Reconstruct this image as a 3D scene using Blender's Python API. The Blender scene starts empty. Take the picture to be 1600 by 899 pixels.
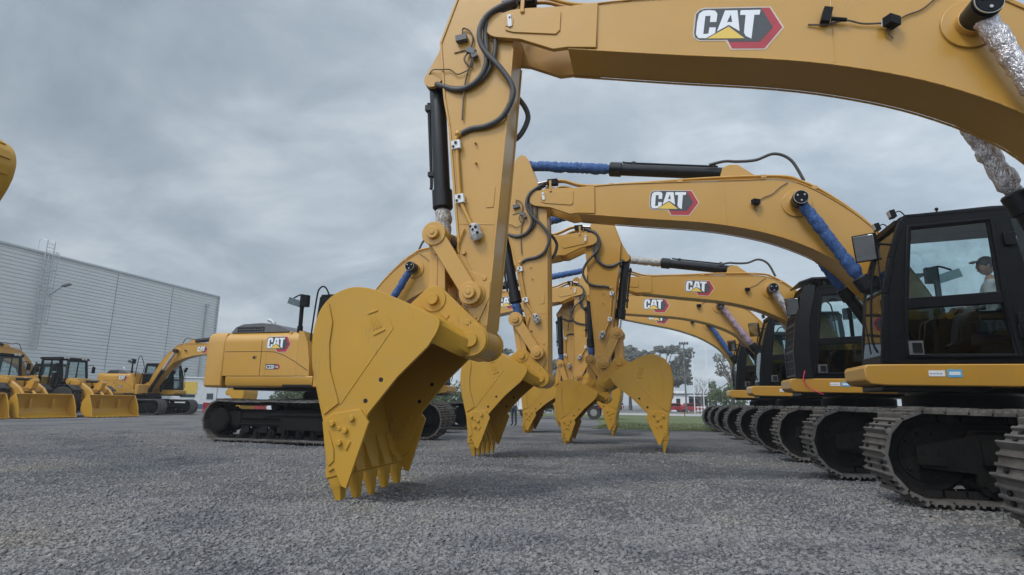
import bpy, bmesh, math, random
import numpy as np
from mathutils import Vector, Matrix
from mathutils.geometry import tessellate_polygon
R = math.radians
random.seed(7); rng = np.random.default_rng(11)
scene = bpy.context.scene
col = scene.collection

# ------------------------------------------------------------------ materials
def mat(name):
    m = bpy.data.materials.new(name); m.use_nodes = True
    nt = m.node_tree; b = nt.nodes.get('Principled BSDF')
    return m, nt, b

def N(nt, t, **kw):
    n = nt.nodes.new(t)
    for k, v in kw.items():
        if k in n.inputs: n.inputs[k].default_value = v
        else: setattr(n, k, v)
    return n

def ramp(nt, stops):
    r = nt.nodes.new('ShaderNodeValToRGB'); e = r.color_ramp.elements
    e[0].position, e[0].color = stops[0][0], (*stops[0][1], 1)
    e[1].position, e[1].color = stops[-1][0], (*stops[-1][1], 1)
    for p, c in stops[1:-1]:
        x = e.new(p); x.color = (*c, 1)
    return r

def surf(name, c1, c2=None, scale=3.0, rough=(.4, .5), metal=0, bump=0, bscale=60, spec=.5, detail=6, coat=0):
    m, nt, b = mat(name); L = nt.links
    tc = N(nt, 'ShaderNodeTexCoord')
    no = N(nt, 'ShaderNodeTexNoise', Scale=scale, Detail=detail, Roughness=.62)
    L.new(tc.outputs['Object'], no.inputs['Vector'])
    c2 = c2 or tuple(x * .85 for x in c1)
    cr = ramp(nt, [(.3, c2), (.68, c1)])
    L.new(no.outputs['Fac'], cr.inputs[0]); L.new(cr.outputs[0], b.inputs['Base Color'])
    mr = N(nt, 'ShaderNodeMapRange'); mr.inputs[3].default_value = rough[1]; mr.inputs[4].default_value = rough[0]
    n2 = N(nt, 'ShaderNodeTexNoise', Scale=scale * 2.3, Detail=5)
    L.new(tc.outputs['Object'], n2.inputs['Vector'])
    L.new(n2.outputs['Fac'], mr.inputs[0]); L.new(mr.outputs[0], b.inputs['Roughness'])
    b.inputs['Metallic'].default_value = metal
    b.inputs['Specular IOR Level'].default_value = spec
    if coat: b.inputs['Coat Weight'].default_value = coat; b.inputs['Coat Roughness'].default_value = .12
    if bump:
        n3 = N(nt, 'ShaderNodeTexNoise', Scale=bscale, Detail=4)
        L.new(tc.outputs['Object'], n3.inputs['Vector'])
        bp = N(nt, 'ShaderNodeBump', Strength=bump, Distance=.02)
        L.new(n3.outputs['Fac'], bp.inputs['Height']); L.new(bp.outputs[0], b.inputs['Normal'])
    return m

def glass_mat(name, tint, refl=1.0):
    m = bpy.data.materials.new(name); m.use_nodes = True; nt = m.node_tree
    nt.nodes.clear(); L = nt.links
    o = N(nt, 'ShaderNodeOutputMaterial'); t = N(nt, 'ShaderNodeBsdfTransparent'); g = N(nt, 'ShaderNodeBsdfGlossy')
    t.inputs[0].default_value = (*tint, 1); g.inputs[0].default_value = (.9, .95, .95, 1); g.inputs['Roughness'].default_value = .02
    f = N(nt, 'ShaderNodeFresnel'); f.inputs[0].default_value = 1.5
    mu = N(nt, 'ShaderNodeMath', operation='MULTIPLY'); mu.inputs[1].default_value = refl
    ge = N(nt, 'ShaderNodeNewGeometry'); bf = N(nt, 'ShaderNodeMath', operation='SUBTRACT'); bf.inputs[0].default_value = refl; L.new(ge.outputs['Backfacing'], bf.inputs[1]); bf.use_clamp = True
    L.new(f.outputs[0], mu.inputs[0]); L.new(bf.outputs[0], mu.inputs[1])
    tc = N(nt, 'ShaderNodeTexCoord'); no = N(nt, 'ShaderNodeTexNoise', Scale=2.4, Detail=8, Roughness=.7); L.new(tc.outputs['Object'], no.inputs['Vector'])
    cr = ramp(nt, [(.42, tint), (.75, tuple(x * .90 for x in tint))]); L.new(no.outputs['Fac'], cr.inputs[0]); L.new(cr.outputs[0], t.inputs[0])
    x = N(nt, 'ShaderNodeMixShader'); L.new(mu.outputs[0], x.inputs[0]); L.new(t.outputs[0], x.inputs[1]); L.new(g.outputs[0], x.inputs[2])
    L.new(x.outputs[0], o.inputs[0])
    return m

def cover_mat(name, c1, c2, metal=0, rough=.45, wr=26):
    m, nt, b = mat(name); L = nt.links
    tc = N(nt, 'ShaderNodeTexCoord')
    v = N(nt, 'ShaderNodeTexNoise', Scale=wr, Detail=3, Roughness=.55, Distortion=1.2)
    mp = N(nt, 'ShaderNodeMapping'); mp.inputs['Scale'].default_value = (1, 1, .5)
    L.new(tc.outputs['Object'], mp.inputs[0]); L.new(mp.outputs[0], v.inputs['Vector'])
    cr = ramp(nt, [(.36, c2), (.62, c1)]); L.new(v.outputs['Fac'], cr.inputs[0]); L.new(cr.outputs[0], b.inputs['Base Color'])
    bp = N(nt, 'ShaderNodeBump', Strength=.9, Distance=.03); L.new(v.outputs['Fac'], bp.inputs['Height']); L.new(bp.outputs[0], b.inputs['Normal'])
    b.inputs['Metallic'].default_value = metal; b.inputs['Roughness'].default_value = rough
    return m

M = {}
def paint(name, c, dirt, rough, coat, spec, wear=0):
    m, nt, b = mat(name); L = nt.links; tc = N(nt, 'ShaderNodeTexCoord')
    n1 = N(nt, 'ShaderNodeTexNoise', Scale=.9, Detail=5, Roughness=.6); L.new(tc.outputs['Object'], n1.inputs['Vector'])
    r1 = ramp(nt, [(.3, tuple(x * .90 for x in c)), (.7, c)]); L.new(n1.outputs['Fac'], r1.inputs[0])
    # thin dust film in cloudy patches
    n2 = N(nt, 'ShaderNodeTexNoise', Scale=3.1, Detail=9, Roughness=.72); L.new(tc.outputs['Object'], n2.inputs['Vector'])
    f2 = N(nt, 'ShaderNodeMapRange'); f2.inputs[1].default_value = .50; f2.inputs[2].default_value = .80; f2.inputs[3].default_value = 0; f2.inputs[4].default_value = dirt; L.new(n2.outputs['Fac'], f2.inputs[0])
    m1 = N(nt, 'ShaderNodeMix', data_type='RGBA'); L.new(f2.outputs[0], m1.inputs[0]); L.new(r1.outputs[0], m1.inputs[6]); m1.inputs[7].default_value = (.30, .25, .19, 1)
    last = m1.outputs[2]
    if wear:
        # scuffs: stretched scratches showing dull primer
        mp = N(nt, 'ShaderNodeMapping'); mp.inputs['Scale'].default_value = (38, 38, 3.2); mp.inputs['Rotation'].default_value = (.25, .5, .1); L.new(tc.outputs['Object'], mp.inputs[0])
        n3 = N(nt, 'ShaderNodeTexNoise', Scale=1, Detail=3, Roughness=.5); L.new(mp.outputs[0], n3.inputs['Vector'])
        n4 = N(nt, 'ShaderNodeTexNoise', Scale=2.1, Detail=3); L.new(tc.outputs['Object'], n4.inputs['Vector'])
        mu = N(nt, 'ShaderNodeMath', operation='MULTIPLY'); L.new(n3.outputs['Fac'], mu.inputs[0]); L.new(n4.outputs['Fac'], mu.inputs[1])
        f3 = N(nt, 'ShaderNodeMapRange'); f3.inputs[1].default_value = .355; f3.inputs[2].default_value = .42; f3.inputs[3].default_value = 0; f3.inputs[4].default_value = wear; L.new(mu.outputs[0], f3.inputs[0])
        m2 = N(nt, 'ShaderNodeMix', data_type='RGBA'); L.new(f3.outputs[0], m2.inputs[0]); L.new(last, m2.inputs[6]); m2.inputs[7].default_value = (.20, .14, .07, 1); last = m2.outputs[2]
    L.new(last, b.inputs['Base Color'])
    mr = N(nt, 'ShaderNodeMapRange'); mr.inputs[3].default_value = rough[0]; mr.inputs[4].default_value = rough[1]; L.new(n2.outputs['Fac'], mr.inputs[0]); L.new(mr.outputs[0], b.inputs['Roughness'])
    b.inputs['Specular IOR Level'].default_value = spec; b.inputs['Coat Weight'].default_value = coat; b.inputs['Coat Roughness'].default_value = .14
    n5 = N(nt, 'ShaderNodeTexNoise', Scale=5, Detail=3); L.new(tc.outputs['Object'], n5.inputs['Vector'])
    n6 = N(nt, 'ShaderNodeTexNoise', Scale=160, Detail=2); L.new(tc.outputs['Object'], n6.inputs['Vector'])
    b1 = N(nt, 'ShaderNodeBump', Strength=.05, Distance=.03); L.new(n5.outputs['Fac'], b1.inputs['Height'])
    b2 = N(nt, 'ShaderNodeBump', Strength=.05, Distance=.004); L.new(n6.outputs['Fac'], b2.inputs['Height']); L.new(b1.outputs[0], b2.inputs['Normal']); L.new(b2.outputs[0], b.inputs['Normal'])
    return m
M['yellow'] = paint('yellow_paint', (.51, .268, .040), .13, (.26, .48), .25, .55)
M['yellow_bucket'] = paint('bucket_yellow_paint', (.48, .256, .019), .16, (.36, .64), .1, .45, wear=.4)
M['black'] = surf('black_paint', (.010, .0105, .012), (.007, .007, .009), 3, (.3, .45), spec=.35)
M['under'] = surf('undercarriage_black', (.006, .006, .0065), (.011, .010, .009), 5, (.5, .75), bump=.1, spec=.15)
M['satin'] = surf('black_satin', (.008, .0085, .010), (.005, .0055, .007), 4, (.36, .55), bump=.05, bscale=40, spec=.14)
M['hose'] = surf('rubber_hose', (.065, .06, .058), (.045, .042, .04), 30, (.4, .6), bump=.2, bscale=180)
M['rubber'] = surf('tyre_rubber', (.022, .021, .02), (.035, .032, .03), 9, (.75, .9), bump=.3)
M['shoe'] = surf('track_shoe_steel', (.175, .162, .15), (.065, .058, .052), 4.5, (.45, .65), metal=.3, bump=.15, bscale=50)
M['chain'] = surf('track_chain_black', (.009, .009, .01), (.016, .0145, .013), 6, (.5, .75), bump=.1, spec=.2)
M['steel'] = surf('bare_steel', (.45, .44, .42), (.32, .31, .3), 8, (.3, .45), metal=.8)
M['chrome'] = surf('chrome_rod', (.75, .75, .76), (.7, .7, .72), 8, (.08, .15), metal=1)
M['mirror'] = surf('mirror_glass', (.42, .43, .44), (.40, .41, .42), 2, (.02, .05), metal=1)
M['glass'] = glass_mat('cab_glass', (.87, .925, .928), 1.0)
M['glassdark'] = glass_mat('darkened_glass', (.50, .55, .55), 1.0)  # on the lower cab panes the dark tint stands for the dim interior
M['blue'] = cover_mat('blue_cloth', (.04, .12, .33), (.016, .045, .15), 0, .62)
M['foil'] = cover_mat('silver_foil', (.72, .69, .70), (.42, .38, .39), .85, .3, 34)
M['floral'] = cover_mat('pink_cloth', (.48, .34, .38), (.16, .12, .2), 0, .7, 30)
M['plastic'] = cover_mat('clear_wrap', (.55, .53, .5), (.26, .24, .22), .1, .3, 40)
M['wraplump'] = surf('wrap_film', (.50, .49, .48), (.30, .29, .28), 22, (.3, .5), bump=.6, bscale=45)
M['grey'] = surf('grey_plastic', (.12, .125, .13), (.09, .09, .1), 5, (.5, .65))
M['seat'] = surf('seat_cloth', (.16, .16, .16), (.1, .1, .1), 12, (.8, .9))
M['white'] = surf('white_paint', (.72, .73, .74), (.6, .61, .62), 3, (.45, .6))
M['decalwhite'] = surf('decal_white', (.78, .79, .82), (.74, .75, .78), 3, (.4, .5))
M['decaldark'] = surf('decal_dark', (.055, .06, .068), (.045, .05, .056), 20, (.4, .5))
M['decalred'] = surf('decal_red', (.42, .03, .045), (.34, .028, .04), 6, (.4, .5))
M['decalyel'] = surf('decal_yellow', (.75, .52, .10), (.72, .48, .09), 6, (.4, .5))
M['decalblue'] = surf('decal_blue', (.12, .42, .65), (.10, .38, .6), 6, (.4, .5))
M['decalline'] = surf('decal_rim', (.6, .5, .42), (.55, .45, .38), 6, (.4, .5))
M['panel'] = surf('warehouse_panel', (.66, .672, .68), (.61, .622, .63), .5, (.45, .6), bump=.05, bscale=1.5)
M['panelseam'] = surf('panel_seam', (.40, .42, .44), (.35, .37, .39), .5, (.5, .6))
M['galv'] = surf('galvanised', (.5, .52, .54), (.42, .44, .46), 6, (.4, .55), metal=.4)
M['concrete'] = surf('concrete', (.36, .35, .33), (.28, .27, .26), 1.2, (.8, .9), bump=.2)
M['bark'] = surf('bark', (.16, .125, .10), (.09, .07, .055), 5, (.85, .95), bump=.5, bscale=20)
M['leaf_eu'] = surf('eucalypt_leaves', (.20, .205, .18), (.12, .127, .108), .55, (.6, .75))
M['leaf_bush'] = surf('bush_leaves', (.10, .135, .045), (.05, .075, .025), .6, (.6, .75))
M['leaf_pale'] = surf('pale_leaves', (.21, .21, .175), (.13, .135, .11), .55, (.6, .75))
M['red'] = surf('red_paint', (.32, .025, .03), (.24, .02, .025), 2, (.3, .4))
M['bluepaint'] = surf('blue_band', (.09, .14, .24), (.07, .11, .2), 2, (.5, .6))
M['denim'] = surf('denim', (.045, .06, .085), (.03, .04, .06), 14, (.85, .95))
M['skin'] = surf('skin', (.42, .24, .17), (.38, .21, .15), 10, (.55, .65))
M['shirt'] = surf('grey_shirt', (.62, .64, .66), (.5, .52, .54), 10, (.85, .95))
M['wood'] = surf('plank_wood', (.27, .19, .12), (.18, .12, .08), 5, (.8, .9))
M['lamp_glass'] = surf('lamp_lens', (.5, .5, .48), (.4, .4, .4), 30, (.1, .2))
M['redtape'] = surf('red_ribbon', (.7, .05, .12), (.6, .04, .1), 9, (.5, .6))

def gravel_mat():
    m, nt, b = mat('gravel_ground'); L = nt.links
    tc = N(nt, 'ShaderNodeTexCoord')
    big = N(nt, 'ShaderNodeTexNoise', Scale=.45, Detail=8, Roughness=.66); L.new(tc.outputs['Object'], big.inputs['Vector'])
    cr = ramp(nt, [(.40, (.125, .125, .132)), (.49, (.183, .181, .184)), (.56, (.20, .196, .194)), (.66, (.225, .208, .188))]); L.new(big.outputs['Fac'], cr.inputs[0])
    vo = N(nt, 'ShaderNodeTexVoronoi', Scale=30, Randomness=1.0); L.new(tc.outputs['Object'], vo.inputs['Vector'])
    vr = ramp(nt, [(0, (.62, .62, .64)), (1, (1.22, 1.21, 1.2))]); L.new(vo.outputs['Color'], vr.inputs[0])
    mx = N(nt, 'ShaderNodeMix', data_type='RGBA', blend_type='MULTIPLY'); mx.inputs[0].default_value = 1
    L.new(cr.outputs[0], mx.inputs[6]); L.new(vr.outputs[0], mx.inputs[7]); L.new(mx.outputs[2], b.inputs['Base Color'])
    v2 = N(nt, 'ShaderNodeTexVoronoi', Scale=30, Randomness=1.0); L.new(tc.outputs['Object'], v2.inputs['Vector'])
    n3 = N(nt, 'ShaderNodeTexNoise', Scale=9, Detail=8, Roughness=.75); L.new(tc.outputs['Object'], n3.inputs['Vector'])
    b1 = N(nt, 'ShaderNodeBump', Strength=1.0, Distance=.03, invert=True); L.new(v2.outputs['Distance'], b1.inputs['Height'])
    b2 = N(nt, 'ShaderNodeBump', Strength=.8, Distance=.10); L.new(n3.outputs['Fac'], b2.inputs['Height']); L.new(b1.outputs[0], b2.inputs['Normal'])
    L.new(b2.outputs[0], b.inputs['Normal'])
    b.inputs['Roughness'].default_value = .92; b.inputs['Specular IOR Level'].default_value = .25
    return m
M['gravel'] = gravel_mat()
def stone_mat():
    m, nt, b = mat('crushed_stone'); L = nt.links
    tc = N(nt, 'ShaderNodeTexCoord')
    vo = N(nt, 'ShaderNodeTexVoronoi', Scale=22); L.new(tc.outputs['Object'], vo.inputs['Vector'])
    big = N(nt, 'ShaderNodeTexNoise', Scale=.45, Detail=8, Roughness=.66); L.new(tc.outputs['Object'], big.inputs['Vector'])
    a = ramp(nt, [(0, (.14, .137, .138)), (.5, (.200, .195, .194)), (.9, (.245, .238, .232)), (1, (.29, .265, .24))]); L.new(vo.outputs['Color'], a.inputs[0])
    t = ramp(nt, [(.40, (.70, .71, .76)), (.49, (.94, .94, .96)), (.56, (1.0, .985, .97)), (.66, (1.07, .99, .90))]); L.new(big.outputs['Fac'], t.inputs[0])
    mx = N(nt, 'ShaderNodeMix', data_type='RGBA', blend_type='MULTIPLY'); mx.inputs[0].default_value = 1
    L.new(a.outputs[0], mx.inputs[6]); L.new(t.outputs[0], mx.inputs[7]); L.new(mx.outputs[2], b.inputs['Base Color'])
    b.inputs['Roughness'].default_value = .9; b.inputs['Specular IOR Level'].default_value = .25
    return m
M['stone'] = stone_mat()
def grass_mat():
    m, nt, b = mat('grass_field'); L = nt.links
    tc = N(nt, 'ShaderNodeTexCoord')
    n1 = N(nt, 'ShaderNodeTexNoise', Scale=.25, Detail=9, Roughness=.7); L.new(tc.outputs['Object'], n1.inputs['Vector'])
    cr = ramp(nt, [(.3, (.075, .095, .035)), (.55, (.115, .135, .055)), (.75, (.17, .165, .085))]); L.new(n1.outputs['Fac'], cr.inputs[0]); L.new(cr.outputs[0], b.inputs['Base Color'])
    n2 = N(nt, 'ShaderNodeTexNoise', Scale=14, Detail=8); L.new(tc.outputs['Object'], n2.inputs['Vector'])
    bp = N(nt, 'ShaderNodeBump', Strength=1, Distance=.1); L.new(n2.outputs['Fac'], bp.inputs['Height']); L.new(bp.outputs[0], b.inputs['Normal'])
    b.inputs['Roughness'].default_value = .95
    return m
M['grass'] = grass_mat()

# ------------------------------------------------------------------ mesh building
class MB:
    def __init__(s): s.v = []; s.f = []; s.m = []
    def add(s, vs, fs, mi=0):
        o = len(s.v); s.v += [tuple(p) for p in vs]; s.f += [tuple(i + o for i in f) for f in fs]; s.m += [mi] * len(fs); return s
    def box(s, c, d, mi=0, rot=None, top=None):
        x, y, z = d[0] / 2, d[1] / 2, d[2] / 2; t = top or (1, 1)
        P = [(-x, -y, -z), (x, -y, -z), (x, y, -z), (-x, y, -z), (-x * t[0], -y * t[1], z), (x * t[0], -y * t[1], z), (x * t[0], y * t[1], z), (-x * t[0], y * t[1], z)]
        c = Vector(c)
        P = [tuple((rot @ Vector(p) if rot else Vector(p)) + c) for p in P]
        return s.add(P, [(3, 2, 1, 0), (4, 5, 6, 7), (0, 1, 5, 4), (1, 2, 6, 5), (2, 3, 7, 6), (3, 0, 4, 7)], mi)
    def beam(s, p, q, w, h, mi=0, up=(0, 0, 1)):
        p = Vector(p); q = Vector(q); d = q - p; L = d.length; d.normalize(); u = Vector(up)
        if abs(d.dot(u)) > .98: u = Vector((1, 0, 0))
        sd = d.cross(u).normalized(); u2 = sd.cross(d)
        return s.box((p + q) / 2, (L, w, h), mi, Matrix((d, sd * -1, u2)).transposed())
    def prism(s, poly, y0, y1, mi=0, ax='y', holes=None):
        def P(p, t): return (p[0], t, p[1]) if ax == 'y' else ((p[0], p[1], t) if ax == 'z' else (t, p[0], p[1]))
        if holes:
            loops = [poly] + holes; tri = tessellate_polygon([[Vector((a[0], a[1], 0)) for a in l] for l in loops]); allp = [a for l in loops for a in l]; n = len(allp)
            V = [P(a, y0) for a in allp] + [P(a, y1) for a in allp]; F = []
            for t in tri: F.append(tuple(t)); F.append(tuple(i + n for i in reversed(t)))
            o = 0
            for l in loops:
                k = len(l)
                for i in range(k): F.append((o + i, o + (i + 1) % k, n + o + (i + 1) % k, n + o + i))
                o += k
            return s.add(V, F, mi)
        n = len(poly)
        V = [P(a, y0) for a in poly] + [P(a, y1) for a in poly]
        F = [tuple(range(n)), tuple(range(2 * n - 1, n - 1, -1))] + [(i, (i + 1) % n, n + (i + 1) % n, n + i) for i in range(n)]
        return s.add(V, F, mi)
    def cyl(s, p, q, r, r2=None, n=24, mi=0, caps=True):
        return s.rings([(p, r), (q, r if r2 is None else r2)], n, mi, caps)
    def rings(s, pr, n=24, mi=0, caps=True, jit=0):
        ps = [Vector(p) for p, _ in pr]; V = []; F = []
        u = None
        for i, (p, r) in enumerate(pr):
            d = (ps[min(i + 1, len(ps) - 1)] - ps[max(i - 1, 0)])
            if d.length < 1e-9: d = ps[-1] - ps[0]
            d.normalize()
            if u is None:
                a = Vector((0, 0, 1)) if abs(d.z) < .9 else Vector((1, 0, 0)); u = d.cross(a).normalized()
            else:
                u = (u - d * u.dot(d)).normalized()
            w = d.cross(u)
            for k in range(n):
                t = 2 * math.pi * k / n; rr = r * (1 + (random.uniform(-jit, jit) if jit else 0))
                V.append(tuple(ps[i] + (u * math.cos(t) + w * math.sin(t)) * rr))
        m = len(pr)
        for i in range(m - 1):
            for k in range(n):
                F.append((i * n + k, i * n + (k + 1) % n, (i + 1) * n + (k + 1) % n, (i + 1) * n + k))
        if caps: F.append(tuple(reversed(range(n)))); F.append(tuple(range((m - 1) * n, m * n)))
        return s.add(V, F, mi)
    def tube(s, pts, r, n=10, mi=0, sub=6):
        P = [Vector(p) for p in pts]
        if sub > 1 and len(P) > 2:
            Q = []
            for i in range(len(P) - 1):
                a, b, c, d = P[max(i - 1, 0)], P[i], P[i + 1], P[min(i + 2, len(P) - 1)]
                for k in range(sub):
                    t = k / sub
                    Q.append(.5 * ((2 * b) + (c - a) * t + (2 * a - 5 * b + 4 * c - d) * t * t + (3 * b - a - 3 * c + d) * t ** 3))
            Q.append(P[-1]); P = Q
        return s.rings([(p, r) for p in P], n, mi)
    def ball(s, c, r, mi=0, n=14, sq=(1, 1, 1)):
        c = Vector(c); V = []; F = []; m = n // 2
        for i in range(m + 1):
            a = math.pi * i / m
            for k in range(n):
                b = 2 * math.pi * k / n
                V.append((c.x + r * sq[0] * math.sin(a) * math.cos(b), c.y + r * sq[1] * math.sin(a) * math.sin(b), c.z + r * sq[2] * math.cos(a)))
        for i in range(m):
            for k in range(n): F.append((i * n + k, (i + 1) * n + k, (i + 1) * n + (k + 1) % n, i * n + (k + 1) % n))
        return s.add(V, F, mi)
    def mesh(s, name, mats, smooth=32):
        me = bpy.data.meshes.new(name); me.from_pydata(s.v, [], s.f)
        for x in mats: me.materials.append(M[x] if isinstance(x, str) else x)
        me.polygons.foreach_set('material_index', s.m)
        bm = bmesh.new(); bm.from_mesh(me); bmesh.ops.recalc_face_normals(bm, faces=bm.faces); bm.to_mesh(me); bm.free()
        if smooth:
            me.polygons.foreach_set('use_smooth', [True] * len(me.polygons)); me.set_sharp_from_angle(angle=R(smooth))
        me.update(); return me

def link(name, me, parent=None, loc=None, rot=None, scale=None, bevel=0, label=None):
    o = bpy.data.objects.new(name, me); col.objects.link(o)
    if parent is not None: o.parent = parent
    if loc is not None: o.location = loc
    if rot is not None: o.rotation_euler = rot
    if scale is not None: o.scale = (scale,) * 3 if isinstance(scale, (int, float)) else scale
    if bevel:
        b = o.modifiers.new('bevel', 'BEVEL'); b.width = bevel; b.segments = 2; b.limit_method = 'ANGLE'; b.angle_limit = R(38); b.harden_normals = False
    if label: o['label'] = label
    return o
CACHE = {}
def cached(key, fn):
    if key not in CACHE: CACHE[key] = fn()
    return CACHE[key]
def tag(o, label, cat, group=None, kind=None):
    o['label'] = label; o['category'] = cat
    if group: o['group'] = group
    if kind: o['kind'] = kind
    return o
def thing(name, label, cat, loc=(0, 0, 0), rz=0, group=None, scale=1):
    o = bpy.data.objects.new(name, None); col.objects.link(o); o.location = loc; o.rotation_euler = (0, 0, rz); o.scale = (scale,) * 3
    o.empty_display_size = .3
    return tag(o, label, cat, group)

def circ(c, r, n=20, a0=0, a1=360): return [(c[0] + r * math.cos(R(a0 + (a1 - a0) * k / n)), c[1] + r * math.sin(R(a0 + (a1 - a0) * k / n))) for k in range(n + (0 if a1 - a0 == 360 else 1))]
def hull(pts):
    pts = sorted(set((round(a, 5), round(b, 5)) for a, b in pts))
    def half(P):
        h = []
        for p in P:
            while len(h) > 1 and (h[-1][0] - h[-2][0]) * (p[1] - h[-2][1]) - (h[-1][1] - h[-2][1]) * (p[0] - h[-2][0]) <= 0: h.pop()
            h.append(p)
        return h[:-1]
    return half(pts) + half(pts[::-1])
def smooth2(pts, sub=4):
    P = [Vector((a, b)) for a, b in pts]; Q = []
    for i in range(len(P) - 1):
        a, b, c, d = P[max(i - 1, 0)], P[i], P[i + 1], P[min(i + 2, len(P) - 1)]
        for k in range(sub):
            t = k / sub; x = .5 * ((2 * b) + (c - a) * t + (2 * a - 5 * b + 4 * c - d) * t * t + (3 * b - a - 3 * c + d) * t ** 3); Q.append((x.x, x.y))
    Q.append(pts[-1]); return Q

# ------------------------------------------------------------------ excavator kit (local: x forward, y left, z up)
# ---- emblem decal: flat sheets in (u right, w up), built as layers
def emblem_layers():
    L = []
    f = lambda P: [((x - 150) / 610., (720 - y) / 610.) for x, y in P]
    rim = f([(138, 430), (165, 392), (200, 378), (668, 378), (772, 550), (655, 728), (418, 728), (376, 655), (185, 655), (146, 630), (136, 590)])
    red = f([(560, 388), (662, 388), (757, 550), (648, 718), (425, 718), (385, 640), (560, 630)])
    dark = f([(147, 432), (172, 400), (205, 388), (600, 388), (632, 440), (694, 548), (612, 664), (402, 664), (386, 645), (190, 645), (157, 625), (147, 590)])
    C = f([(298, 500), (300, 432), (282, 406), (240, 400), (195, 404), (168, 430), (160, 500), (160, 600), (180, 632), (235, 634), (297, 592), (298, 545), (252, 545), (250, 596), (213, 600), (215, 450), (253, 448), (252, 500)])
    A = f([(308, 580), (352, 406), (440, 406), (467, 578), (388, 526)])
    Ah = f([(374, 502), (396, 438), (409, 502)])
    T = f([(462, 406), (600, 406), (596, 446), (560, 446), (553, 640), (512, 618), (498, 590), (500, 446), (460, 446)])
    Y = f([(243, 637), (388, 540), (506, 637)])
    return [(rim, 0), (red, 1), (dark, 2), (C, 3), (A, 3), (T, 3), (Y, 4), (Ah, 2)]
def emblem_mesh(size, side):
    mb = MB(); sgn = 1 if side < 0 else -1
    lev = [0, 1, 2, 3, 3, 3, 3.4, 4]
    for (poly, mi), lv in zip(emblem_layers(), lev):
        P = [(sgn * u * size, w * size) for u, w in poly]
        y = side * (.0006 + lv * .0016)
        mb.prism(P, y - side * .0012, y, mi)
    if True:  # dot screen in the dark field
        for i in range(7):
            for j in range(9):
                u = (600 + i * 11 + (j % 2) * 5 - 150) / 610.; w = (720 - (480 + j * 14)) / 610.
                if abs(j - 4) * 9 + i * 10 > 84: continue
                c = (sgn * u * size, w * size); y = side * .0050
                mb.prism(circ(c, .006 * size, 6), y - side * .001, y, 5)
    return mb.mesh('emblem', ['decalline', 'decalred', 'decaldark', 'decalwhite', 'decalyel', 'grey'], 0)
def badge_mesh(side):
    mb = MB(); sgn = 1 if side < 0 else -1
    mb.prism([(0, 0), (sgn * .50, 0), (sgn * .56, .07), (sgn * .56, .11), (sgn * .50, .18), (0, .18)], 0, side * .002, 0)
    mb.prism([(sgn * .42, .01), (sgn * .495, .01), (sgn * .545, .075), (sgn * .545, .105), (sgn * .495, .17), (sgn * .42, .17)], side * .0022, side * .004, 1)
    return mb.mesh('badge', ['decaldark', 'decalred'], 0)
def text_mesh(body, size, matname, shear=0):
    cu = bpy.data.curves.new('lettering', 'FONT'); cu.body = body; cu.size = size; cu.extrude = .001; cu.shear = shear; cu.offset = size * .02
    o = bpy.data.objects.new('lettering', cu); col.objects.link(o)
    dg = bpy.context.evaluated_depsgraph_get(); dg.update()
    me = bpy.data.meshes.new_from_object(o.evaluated_get(dg)); me.materials.clear(); me.materials.append(M[matname])
    bpy.data.objects.remove(o); bpy.data.curves.remove(cu)
    return me

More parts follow.
